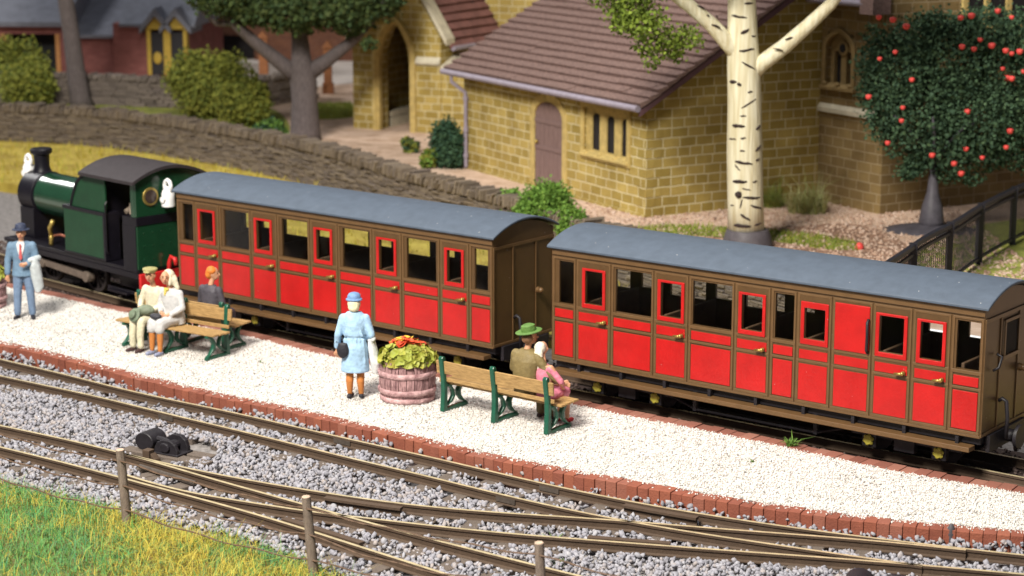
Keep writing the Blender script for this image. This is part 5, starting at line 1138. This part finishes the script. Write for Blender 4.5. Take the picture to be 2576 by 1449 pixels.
# ------------------------------------------------------------------ people (painted figures: one body each, clothes as children)
def loft(mb, rings, n=18):           # rings: (cx, cy, z, rx, ry)
    v = [(cx+rx*math.cos(6.2832*j/n), cy+ry*math.sin(6.2832*j/n), z) for cx, cy, z, rx, ry in rings for j in range(n)]; k = len(rings)
    f = [(i*n+j, i*n+(j+1)%n, (i+1)*n+(j+1)%n, (i+1)*n+j) for i in range(k-1) for j in range(n)]+[tuple(range(n-1,-1,-1)), tuple(range((k-1)*n, k*n))]
    return mb.add(v, f)
def chain(mb, *pr):
    for (p0, r0), (p1, r1) in zip(pr[:-1], pr[1:]): mb.cap(p0, r0, p1, r1)
def melt(mb, name, m, parent, vox=.013, it=4):
    o = mb.build(name, m, parent, smooth=True)
    md = o.modifiers.new('remesh', 'REMESH'); md.mode = 'VOXEL'; md.voxel_size = vox; md.use_smooth_shade = True
    s_ = o.modifiers.new('smooth', 'SMOOTH'); s_.factor = .5; s_.iterations = it; return o
def hand(mb, w, d, side=1):          # palm and five curled fingers
    w = Vector(w); d = Vector(d).normalized(); a = d.cross(Vector((0,1,.2))).normalized()*side; n_ = d.cross(a).normalized()
    mb.cap(w, .026, w+d*.055, .030)
    for k, l in enumerate((.058,.066,.062,.048)):
        b = w+d*.075+a*(k-1.5)*.019; mb.cap(b, .0115, b+d*l*.55+n_*.008, .0105, 7); mb.cap(b+d*l*.55+n_*.008, .0105, b+d*l*.85+n_*.03, .009, 7)
    b = w+d*.03+a*.03; mb.cap(b, .013, b+d*.03+a*.022, .0115, 7); mb.cap(b+d*.03+a*.022, .0115, b+d*.055+a*.02, .010, 7)
def head(mb, c, yaw=0, s=1.):
    c = Vector(c); Rz = Matrix.Rotation(yaw, 3, 'Z'); q = lambda x, y, z: c+Rz @ Vector((x*s, y*s, z*s))
    mb.ell(c, (.080*s,.094*s,.112*s), 14); mb.ell(q(0,-.03,-.055), (.058*s,.062*s,.06*s), 12); mb.cap(q(0,-.088,.012), .010*s, q(0,-.112,-.022), .017*s, 7)
    for sx in (-1, 1): mb.ell(q(sx*.082,.005,-.01), (.014*s,.024*s,.034*s), 8)
    return q
def face(root, q, eyes=True):
    for sx in (-1, 1):
        mb = MB(); mb.ell(q(sx*.031,-.086,.012), (.013,.009,.008), 8); mb.build('eye', mat('eye_dark', (.03,.02,.015), .4, .1, 5), root, smooth=True)
        mb = MB(); mb.tube([q(sx*.048,-.083,.034), q(sx*.031,-.092,.040), q(sx*.015,-.092,.034)], .005, 5); mb.build('eyebrow', mat('brow_brown', (.10,.05,.025), .7, .1, 5), root)
    mb = MB(); mb.tube([q(-.025,-.089,-.062), q(0,-.096,-.060), q(.025,-.089,-.062)], .007, 5); mb.build('mouth', mat('lip_red', (.42,.10,.08), .5, .1, 5), root, smooth=True)
SKIN = mat('painted_skin', (.56,.29,.17), .5, .12, 10); TAN = mat('painted_stocking', (.50,.185,.045), .55, .15, 8)
def paint(name, c, v=.20): return mat(name, c, .6, v, 11, .7, 20)
BLUE = paint('suit_blue', (.145,.235,.34)); LBL = paint('dress_pale_blue', (.36,.55,.75)); WHT = paint('cloth_white', (.66,.68,.68)); CRM = paint('cloth_cream', (.66,.60,.45)); GRY = paint('coat_pale_grey', (.52,.52,.52))
BLKP = paint('paint_black', (.02,.02,.028)); OLI = paint('coat_khaki', (.20,.15,.06)); GRN = paint('hat_green', (.10,.20,.045)); PNK = paint('dress_pink', (.62,.20,.28)); REDP = paint('shoe_red', (.42,.02,.03)); BRN = paint('shoe_brown', (.06,.03,.03)); ORG = paint('hair_orange', (.62,.19,.03)); DGR = paint('jacket_charcoal', (.065,.06,.075)); SAGE = paint('jacket_sage', (.17,.20,.14)); CAP = paint('cap_olive', (.34,.31,.13)); YEL = paint('scarf_yellow', (.70,.55,.12)); BLO = paint('hair_blonde', (.80,.72,.48)); SLB = paint('shoe_blue', (.25,.28,.40)); TROU = paint('trouser_olive', (.12,.09,.035)); NVY = paint('hat_navy', (.035,.045,.085))
def person(label, loc, rz, s=1.): 
    t = thing('person', label, 'person', loc, rz, 'people on the platform'); t.scale = (s, s, s); return t
def shoes(t, m, feet, l=.13):
    for (x, y, z), yaw in feet:
        mb = MB(); Rz = Matrix.Rotation(yaw, 3, 'Z'); p = Vector((x, y, z)); a = p+Rz @ Vector((0,.03,.035)); b = p+Rz @ Vector((0,-l,.028)); mb.cap(a, .043, b, .034, 9); mb.cap(p+Rz @ Vector((0,-.04,.03)), .042, b, .036, 9); melt(mb, 'shoe', m, t, .011, 3)
# 1 man in blue suit, standing at the left, facing us with a pale coat over his arm
L1 = G(64,800,0); t = person('man in blue suit, red tie and dark hat standing at the far left', L1, R(4), 1.0)
b = MB(); q = head(b, (0,-.015,1.60), R(0)); b.cap((0,0,1.40), .055, (0,-.005,1.52), .05); loft(b, [(0,0,.9,.13,.09),(0,0,1.1,.13,.09),(0,0,1.38,.15,.08)])
for sx in (-1,1): chain(b, ((sx*.09,0,.88),.07), ((sx*.11,-.01,.48),.05), ((sx*.13,0,.06),.04))
chain(b, ((-.20,0,1.36),.05), ((-.26,.02,1.08),.045), ((-.27,-.03,.82),.032)); hand(b, (-.27,-.03,.82), (0,-.1,-1), -1)
chain(b, ((.20,0,1.36),.05), ((.25,.0,1.09),.045), ((.10,-.21,1.06),.034)); hand(b, (.11,-.21,1.06), (-1,-.15,-.12))
melt(b, 'body', SKIN, t, .012, 2); face(t, q)
m = MB(); loft(m, [(0,0,.80,.205,.145),(0,0,.95,.185,.135),(0,0,1.08,.17,.125),(0,0,1.26,.20,.135),(0,0,1.37,.205,.12),(0,0,1.44,.13,.09)])
chain(m, ((-.19,0,1.36),.078), ((-.265,.02,1.08),.066), ((-.275,-.025,.86),.055)); chain(m, ((.19,0,1.36),.078), ((.26,.0,1.09),.068), ((.14,-.18,1.065),.056)); melt(m, 'jacket', BLUE, t)
m = MB(); [chain(m, ((sx*.085,0,.86),.105), ((sx*.115,-.01,.48),.078), ((sx*.135,0,.10),.066)) for sx in (-1,1)]; melt(m, 'trousers', paint('trouser_blue', (.15,.22,.34)), t)
m = MB(); m.add([(-.075,-.118,1.425),(.075,-.118,1.425),(.0,-.150,1.10),(-.055,-.147,1.30),(.055,-.147,1.30)], [(0,3,4,1),(3,2,4)]); m.box(-.06,.06,-.10,-.08,1.36,1.45); sh = m.build('shirt', WHT, t)
so_ = sh.modifiers.new('solid', 'SOLIDIFY'); so_.thickness = .02; so_.offset = -1
m = MB(); m.prism([(-.018,1.42),(.018,1.42),(.014,1.38),(.03,1.16),(0,1.11),(-.03,1.16),(-.014,1.38)], -.172, -.152); melt(m, 'tie', paint('tie_red', (.55,.10,.10)), t, .007, 2)
m = MB(); m.lathe([(.155,0),(.16,.012),(.11,.02),(.105,.06),(.09,.105),(.045,.125)], (0,-.01,1.655), 18); m.build('hat', NVY, t, smooth='auto'); shoes(t, BLKP, [((-.135,0,0),R(-14)),((.135,0,0),R(14))])
# the coat he carries
c = thing('folded_coat', 'pale grey coat draped over the forearm of the man in the blue suit', 'coat', L1, R(4)); m = MB()
chain(m, ((.29,-.02,1.13),.06), ((.17,-.19,1.12),.05)); loft(m, [(.27,-.10,.50,.05,.05),(.285,-.08,.60,.095,.075),(.26,-.10,.8,.105,.10),(.24,-.10,1.0,.10,.12),(.23,-.10,1.14,.06,.10)]); melt(m, 'coat_cloth', paint('coat_ice_grey', (.50,.55,.57)), c)
# 2 woman in pale blue, back to us
L2 = G(895,1000,0); t = person('woman in pale blue coat and blue hat seen from behind near the flower barrel', L2, R(176), 1.04)
b = MB(); q = head(b, (0,-.01,1.455), 0, 1.0); b.cap((0,0,1.28), .05, (0,0,1.40), .045); loft(b, [(0,0,.5,.14,.1),(0,0,.8,.13,.09),(0,0,1.25,.13,.08)])
for sx in (-1,1): chain(b, ((sx*.075,0,.62),.065), ((sx*.08,-.0,.42),.05), ((sx*.08,.03,.25),.052), ((sx*.085,.01,.06),.034))
chain(b, ((.175,0,1.24),.045), ((.24,.03,.98),.04), ((.27,-.02,.74),.03)); hand(b, (.27,-.02,.74), (0,-.05,-1)); chain(b, ((-.175,0,1.24),.045), ((-.25,.02,.98),.04), ((-.14,-.17,.90),.03)); hand(b, (-.14,-.17,.9), (1,-.3,0), -1)
melt(b, 'body', SKIN, t, .012, 2); face(t, q)
m = MB(); loft(m, [(0,.0,.41,.215,.16),(0,.0,.44,.22,.165),(0,.0,.60,.205,.16),(0,.01,.80,.195,.155),(0,0,.925,.155,.12),(0,.01,.95,.15,.118),(0,.01,.975,.165,.13),(0,0,1.12,.19,.14),(0,0,1.24,.19,.115),(0,0,1.33,.11,.085)])
chain(m, ((.17,0,1.23),.068), ((.245,.03,.98),.058), ((.272,-.01,.79),.046)); chain(m, ((-.17,0,1.23),.068), ((-.255,.03,.98),.062), ((-.16,-.14,.90),.05))
for k in range(6): m.cap((-.14+.056*k,.128-.018*abs(k-2.5),.92), .026, (-.17+.068*k,.135-.012*abs(k-2.5),.55), .010, 6)
for k in range(5): m.cap((-.13+.065*k,.115,.985), .022, (-.10+.05*k,.12,1.10), .008, 6)
melt(m, 'coat', LBL, t); m = MB(); m.cap((-.07,.03,1.305), .035, (.07,.03,1.305), .035); m.cap((0,.06,1.30), .035, (0,.07,1.28), .02); melt(m, 'collar', paint('collar_white', (.62,.68,.75)), t)
m = MB(); [chain(m, ((sx*.08,0,.44),.058), ((sx*.082,.03,.27),.060), ((sx*.086,.01,.08),.041)) for sx in (-1,1)]; melt(m, 'stockings', TAN, t, .012, 2)
m = MB(); m.ell((0,.015,1.455), (.102,.108,.105), 14); m.ell((0,.05,1.405), (.090,.072,.075), 12); melt(m, 'hair', BLO, t); m = MB(); m.lathe([(.115,-.012),(.125,.0),(.12,.014),(.104,.022),(.098,.06),(.075,.095),(.03,.11)], (0,.0,1.515), 18, M=Matrix.Identity(4)); m.build('hat', paint('hat_blue', (.16,.28,.50)), t, smooth='auto')
shoes(t, BLKP, [((-.085,.0,0),R(8)),((.085,.03,0),R(-8))], .12)
c = thing('handbag', 'black handbag hanging from the wrist of the woman in pale blue', 'handbag', L2, R(176)); m = MB(); m.ell((.165,.165,.80), (.10,.045,.13), 14); m.cap((.11,.165,.90),.022,(.22,.165,.90),.022); melt(m, 'bag', BLKP, c); m = MB(); m.tube([(.16,.09,.91),(.20,.05,1.0),(.27,.02,.97),(.275,.06,.90)], .011, 6); m.build('strap', BLKP, c, smooth=True)
c = thing('folded_coat', 'white coat hanging over the far arm of the woman in pale blue', 'coat', L2, R(176)); m = MB(); chain(m, ((-.29,.03,.96),.05), ((-.18,-.13,.93),.045)); loft(m, [(-.32,-.01,.40,.055,.05),(-.32,-.01,.56,.085,.09),(-.27,-.04,.80,.075,.10),(-.25,-.05,.95,.05,.10)]); melt(m, 'coat_cloth', WHT, c)
# seated figures: hips at z .53, facing -Y
def seated(t, skirt=False, lean=0., sh=.18, kx=.085, fy=-.44, arms=None, yaw=0, hd=(0,0)):
    b = MB(); q = head(b, (hd[0]+lean*.8,-.03+hd[1],1.27), yaw); b.cap((lean*.6,.02,1.05), .05, (lean*.8+hd[0]*.6,-.01+hd[1]*.5,1.18), .045)
    loft(b, [(0,.03,.50,.13,.10),(lean*.3,.03,.75,.13,.09),(lean*.6,.02,1.03,.15,.075)])
    for sx in (-1,1): chain(b, ((sx*kx,.0,.53),.07), ((sx*kx,-.40,.53),.055), ((sx*kx,fy,.27),.046), ((sx*kx,fy,.06),.034))
    for sx, el, wr, d in arms: chain(b, ((lean*.6+sx*sh,.02,1.0),.045), (el,.04), (wr,.03)); hand(b, wr, d, sx)
    melt(b, 'body', SKIN, t, .012, 2); face(t, q); return q
def place(B, h, lx_, ly=0., z=0.): M_ = Matrix.Rotation(h, 3, 'Z'); return Vector(B)+M_ @ Vector((lx_, ly, z))
# 3 man with cap, cream shirt and trousers (left bench)
t = person('seated man with olive flat cap, cream shirt and trousers on the left bench', place(B1, hB, -.50), hB)
AR = [(-1,(-.26,-.02,.78),(-.12,-.22,.70),(1,-.4,-.1)),(1,(.25,-.02,.78),(.14,-.22,.68),(-1,-.4,-.1))]
q = seated(t, arms=AR, yaw=R(24), hd=(.01,-.03))
m = MB(); loft(m, [(0,.03,.47,.165,.14),(0,.03,.60,.165,.135),(0,.03,.8,.175,.125),(0,.02,.97,.19,.115),(0,.02,1.06,.12,.08)]); chain(m, ((-.18,.02,1.0),.07), (AR[0][1],.058), ((-.15,-.17,.71),.048)); chain(m, ((.18,.02,1.0),.07), (AR[1][1],.058), ((.16,-.18,.70),.048)); melt(m, 'shirt', CRM, t)
m = MB(); [chain(m, ((sx*.085,.02,.53),.10), ((sx*.085,-.40,.53),.078), ((sx*.088,-.445,.30),.066), ((sx*.09,-.44,.10),.060)) for sx in (-1,1)]; melt(m, 'trousers', paint('trouser_cream', (.62,.58,.42)), t)
m = MB(); m.lathe([(.10,-.02),(.108,.0),(.135,.03),(.13,.055),(.06,.072)], (.0,-.05,1.335), 16); m.ell((.02,-.16,1.335), (.075,.055,.014), 10); melt(m, 'cap', CAP, t, .012, 2); shoes(t, BRN, [((-.09,-.44,0),R(-6)),((.09,-.44,0),R(6))])
c = thing('folded_jacket', 'sage green jacket and hat held in the lap of the seated man with the cap', 'jacket', place(B1, hB, -.50), hB); m = MB(); m.ell((.06,-.25,.70), (.17,.13,.09), 12); m.cap((-.06,-.34,.66),.075,(.02,-.42,.55),.07); melt(m, 'jacket_cloth', SAGE, c); m = MB(); m.lathe([(.115,-.01),(.12,.0),(.075,.02),(.07,.07),(.03,.085)], (0,0,0), 16, M=Matrix.Translation((-.02,-.46,.64)) @ Matrix.Rotation(R(65), 4, 'X')); m.build('hat', paint('hat_sage', (.14,.18,.12)), c, smooth='auto')
# 4 woman with headscarf beside him
t = person('seated woman in pale grey coat, cream headscarf and orange stockings on the left bench', place(B1, hB, -.06), hB)
AR = [(-1,(-.24,-.04,.76),(-.06,-.22,.68),(.8,-.5,0)),(1,(.24,-.02,.76),(.10,-.24,.66),(-1,-.4,-.1))]
q = seated(t, arms=AR, yaw=R(34), hd=(-.03,-.04), lean=-.05, kx=.09)
m = MB(); loft(m, [(0,.03,.46,.22,.16),(0,.03,.60,.215,.16),(-.01,.03,.72,.185,.145),(-.02,.03,.85,.205,.15),(-.03,.02,.98,.215,.13),(-.03,.02,1.08,.11,.085)]); chain(m, ((-.21,.02,1.0),.068), (AR[0][1],.06), ((-.10,-.18,.69),.048)); chain(m, ((.15,.02,1.0),.068), (AR[1][1],.06), ((.14,-.19,.67),.048))
for sx in (-1,1): chain(m, ((sx*.08,.0,.54),.12), ((sx*.085,-.40,.54),.10), ((sx*.085,-.43,.45),.092))
m.cap((-.085,-.42,.48),.085,(.085,-.42,.48),.085); melt(m, 'coat', GRY, t)
m = MB(); [chain(m, ((sx*.09,-.42,.45),.06), ((sx*.09,-.43,.27),.056), ((sx*.09,-.44,.08),.040)) for sx in (-1,1)]; melt(m, 'stockings', TAN, t, .012, 2)
m = MB(); hx = -.07; m.ell((hx,.012,1.30), (.108,.105,.105), 14); m.ell((hx+.04,.04,1.22), (.11,.085,.11), 12); m.ell((hx-.05,.03,1.23), (.06,.07,.09), 12); m.cap((hx+.10,.03,1.22),.06,(hx+.16,.05,1.08),.04); m.cap((hx+.07,-.03,1.27),.03,(hx+.08,-.06,1.16),.03); melt(m, 'headscarf', CRM, t); m = MB(); m.cap((-.09,-.07,1.07),.03,(-.02,-.085,1.07),.03); m.cap((-.06,-.09,1.05),.03,(-.06,-.115,.97),.018); melt(m, 'neck_scarf', YEL, t)
shoes(t, SLB, [((-.09,-.44,0),R(-4)),((.09,-.44,0),R(4))], .12)
c = thing('handbag', 'dark grey handbag resting in the lap of the seated woman with the headscarf', 'handbag', place(B1, hB, -.06), hB); m = MB(); m.ell((-.02,-.40,.66), (.125,.08,.055), 14); melt(m, 'bag', paint('bag_charcoal', (.04,.04,.05)), c)
# 5 person in dark jacket with orange hair on the back to back bench
hb2 = hB+math.pi; t = person('person with orange hair and charcoal jacket on the bench facing the train', place(B2, hb2, -.50), hb2, 1.0)
AR = [(-1,(-.25,.0,.76),(-.10,-.25,.62),(.5,-.8,-.1)),(1,(.25,.0,.76),(.12,-.25,.62),(-.5,-.8,-.1))]
q = seated(t, arms=AR, yaw=R(-72), hd=(-.02,-.02))
m = MB(); loft(m, [(0,.03,.46,.17,.145),(0,.03,.62,.165,.135),(0,.03,.82,.18,.125),(0,.02,.98,.19,.115),(0,.02,1.08,.11,.08)]); chain(m, ((-.18,.02,1.0),.07), (AR[0][1],.06), ((-.13,-.19,.65),.05)); chain(m, ((.18,.02,1.0),.07), (AR[1][1],.06), ((.14,-.19,.65),.05)); melt(m, 'jacket', DGR, t)
m = MB(); [chain(m, ((sx*.085,.02,.53),.10), ((sx*.085,-.40,.53),.078), ((sx*.088,-.445,.30),.066), ((sx*.09,-.44,.10),.058)) for sx in (-1,1)]; melt(m, 'trousers', DGR, t)
m = MB(); m.ell((.0,-.01,1.315), (.094,.094,.075), 14); m.ell((.03,.0,1.26), (.075,.085,.095), 12); m.ell((.0,-.01,1.365), (.07,.07,.04), 10); melt(m, 'hair', ORG, t); shoes(t, BLKP, [((-.09,-.44,0),0),((.09,-.44,0),0)])
# 6 man with green hat, back to us, arm round the woman
t = person('man in khaki coat and green brimmed hat seen from behind on the bench', place(B3, h3, -.44, -.02), h3, 1.06)
AR = [(-1,(-.33,-.02,.80),(-.50,-.13,.66),(-.5,-.7,-.3)),(1,(.26,-.02,.78),(.12,-.24,.64),(-.6,-.7,-.1))]
q = seated(t, arms=AR, yaw=R(-38), hd=(-.01,-.02), kx=.09)
m = MB(); loft(m, [(0,.03,.45,.19,.16),(0,.03,.60,.19,.155),(0,.04,.78,.21,.15),(0,.04,.94,.225,.14),(0,.02,1.04,.19,.115),(0,.01,1.10,.09,.08)]); chain(m, ((-.19,.02,1.0),.075), (AR[0][1],.064), ((-.47,-.10,.69),.052)); chain(m, ((.19,.02,1.0),.075), (AR[1][1],.064), ((.15,-.19,.66),.052)); melt(m, 'coat', OLI, t)
m = MB(); [chain(m, ((sx*.09,.02,.53),.10), ((sx*.09,-.38,.53),.08), ((sx*.092,-.42,.30),.070), ((sx*.094,-.42,.09),.062)) for sx in (-1,1)]; melt(m, 'trousers', TROU, t)
m = MB(); m.ell((-.01,.02,1.25), (.085,.09,.08), 12); melt(m, 'hair', paint('hair_brown', (.20,.10,.05)), t)
m = MB(); Mh = Matrix.Translation((-.005,-.02,1.335)) @ Matrix.Rotation(R(-38), 4, 'Z') @ Matrix.Rotation(R(-9), 4, 'X'); m.lathe([(.15,.012),(.168,.0),(.172,.012),(.145,.026),(.098,.018),(.096,.05),(.088,.095),(.05,.115)], (0,0,0), 20, M=Mh, sy=1.12); m.build('hat', GRN, t, smooth='auto'); shoes(t, BRN, [((-.094,-.42,0),0),((.094,-.42,0),0)])
# 7 woman in pink beside him
t = person('blonde woman in pink dress and red shoes leaning against the man in khaki', place(B3, h3, -.765, -.07), h3, .93)
AR = [(-1,(-.24,-.05,.76),(-.13,-.26,.60),(.5,-.8,-.1)),(1,(.22,-.06,.76),(.08,-.26,.62),(-.5,-.8,-.1))]
q = seated(t, arms=AR, yaw=R(30), hd=(.06,-.02), lean=.09, sh=.15, kx=.075)
m = MB(); loft(m, [(0,.03,.46,.165,.14),(.01,.03,.60,.155,.13),(.03,.03,.72,.13,.11),(.05,.03,.88,.145,.115),(.06,.02,.99,.14,.10),(.06,.02,1.05,.07,.06)]); chain(m, ((-.08,.02,.98),.06), ((-.24,-.05,.78),.052), ((-.16,-.2,.66),.045)); chain(m, ((.19,.02,.98),.06), ((.22,-.06,.78),.052), ((.12,-.2,.67),.045))
for sx in (-1,1): chain(m, ((sx*.075,.0,.53),.11), ((sx*.078,-.38,.53),.09))
m.cap((-.07,-.38,.50),.08,(.07,-.38,.50),.08); melt(m, 'dress', PNK, t)
m = MB(); m.ell((.14,.0,1.285), (.095,.10,.10), 14); m.ell((.125,.06,1.18), (.085,.06,.13), 12); m.ell((.10,.085,1.04), (.075,.045,.12), 12); melt(m, 'hair', paint('hair_pale_blonde', (.76,.70,.58)), t); shoes(t, REDP, [((-.08,-.44,0),R(-6)),((.08,-.44,0),R(6))], .11)

# ------------------------------------------------------------------ point lever, second lever, peg
def lever(label, loc, rz, timbers=True):
    t = thing('point_lever', label, 'point lever', loc, rz, 'weighted point levers'); t.scale = (1.25,1.25,1.0)
    if timbers:
        for y0, y1, x0, x1 in ((-.20,-.03,-.62,.62),(.02,.19,-.55,.50)):
            mb = MB(); mb.box(x0, x1, y0, y1, -.10, .02); mb.build('timber', m_slpr, t, bevel=.012)
    mb = MB(); mb.prism([(-.17,.02),(.17,.02),(.17,.10),(.14,.18),(.07,.235),(-.05,.24),(-.13,.19),(-.17,.10)], -.13, -.08); mb.prism([(-.17,.02),(.17,.02),(.17,.10),(.14,.20),(.07,.265),(-.05,.27),(-.13,.21),(-.17,.10)], .06, .12)
    mb.cyl((0,-.16,.13),(0,.16,.13),.07,n=14); mb.box(-.19,.19,-.15,.14,.018,.05); mb.build('lever_frame', m_blk, t, bevel=.012)
    mb = MB(); mb.tube([(0,.0,.14),(-.12,.0,.185),(-.30,.02,.19)], .04, 8); mb.build('lever_arm', m_blk, t, smooth='auto')
    mb = MB(); mb.cyl((-.34,-.11,.15),(-.34,.15,.15),.135,n=20); mb.build('weight', m_blk, t, smooth='auto', bevel=.012)
    return t
m_gunk = mat('greasy_black', (.022,.018,.016), .45, .35, 12, .5, 40)
lv = G(435,1140,-.2); lever('black weighted point lever on sleeper ends between the two front tracks', (lv.x, lv.y, -.205), R(-30))
mb = MB(); mb.box(-.05,.05,-.05,.05,-.1,.17); mb.prism([(.06,-.1),(.06,.13),(.13,.05),(.16,-.1)], -.04, .05); mb.build('rod_bracket', m_rail, bpy.data.objects['point_lever'], bevel=.008).location = (-.06,-.36,0)
for y_, l_ in ((.18,1.25),(-.05,1.35)):
    mb = MB(); mb.box(-l_/2,l_/2,-.09,.09,-.12,0); s_ = mb.build('sleeper', m_slpr, tX, bevel=.012); a = G(360,1172 if y_ > 0 else 1195,-.215); s_.location = a-Vector(tX.location); s_.rotation_euler = (0,0,R(38))
lv = G(2250,1524,-.2); lever('black weighted point lever cut off by the bottom right picture edge', (lv.x, lv.y, -.13), R(-18), True)
pg = G(2391,1372,-.2); t = thing('marker_peg', 'short grey pointed peg against the brick edging at the right', 'peg', (pg.x, pg.y, -.3)); mb = MB(); mb.lathe([(.05,0),(.05,.30),(.042,.34),(.02,.385)], (0,0,0), 10); mb.lathe([(.052,.24),(.054,.25),(.052,.27)], (0,0,0), 10); mb.build('peg', mat('peg_grey', (.075,.07,.08), .5, .2, 9), t, smooth='auto')
# wire fence along the grass bank
m_pst = mat('fence_post_wood', (.20,.155,.125), .9, .3, 4, .6, 25, stretch=(8,8,2)); m_ptop = mat('fence_post_top', (.50,.37,.28), .85, .2, 10, .4, 40)
TOPS = [((302,1132),(320,1312)), ((770,1250),(789,1440)), ((1356,1366),(1366,1560))]
base0 = G(320,1312,-.05); fn = thing('wire_fence', 'rough wooden post and twisted wire fence in front of the siding', 'fence', base0); tops = []
for (tx, ty), (bx_, by) in TOPS:
    bb_ = G(bx_, by, -.08); tt_ = GY(tx, ty, bb_.y+.02); tops.append((bb_, tt_)); d_ = tt_-bb_
    mb = MB(); mb.tube([bb_-d_*.2-base0, bb_-base0, bb_+d_*.5-base0, tt_-base0], [.064,.063,.059,.055], 12); p_ = mb.build('post', m_pst, fn, smooth='auto')
    mb = MB(); mb.cyl(tt_-base0+Vector((0,0,.0005)), tt_-base0+Vector((0,0,.010)), .053, .046, n=12); mb.build('post_top', m_ptop, p_)
e0 = (tops[0][0]+(tops[0][0]-tops[1][0])*.9, tops[0][1]+(tops[0][1]-tops[1][1])*.9); e1 = (tops[2][0]+(tops[2][0]-tops[1][0]), tops[2][1]+(tops[2][1]-tops[1][1]))
seq = [e0]+tops+[e1]
for fr_, sag in ((.86,.075),(.52,.10),(.18,.05)):
    for (b0_, t0_), (b1_, t1_) in zip(seq[:-1], seq[1:]):
        a = b0_.lerp(t0_, fr_); c = b1_.lerp(t1_, fr_); mb = MB(); sg = sag*rng.uniform(.4, 1.5); off = Vector((0,-.05,0)); n_ = 40
        for ph in (0, math.pi): mb.tube([a.lerp(c, i/n_)+off+Vector((.004*math.cos(i*1.3+ph), .004*math.sin(i*1.3+ph), .004*math.cos(i*1.3+ph)+.012*math.sin(i*.5)))-Vector((0,0,sg*4*(i/n_)*(1-i/n_)))-base0 for i in range(n_+1)], .0075, 5)
        mb.build('wire', mat('rusty_wire', (.11,.065,.04), .7, .3, 20), fn)
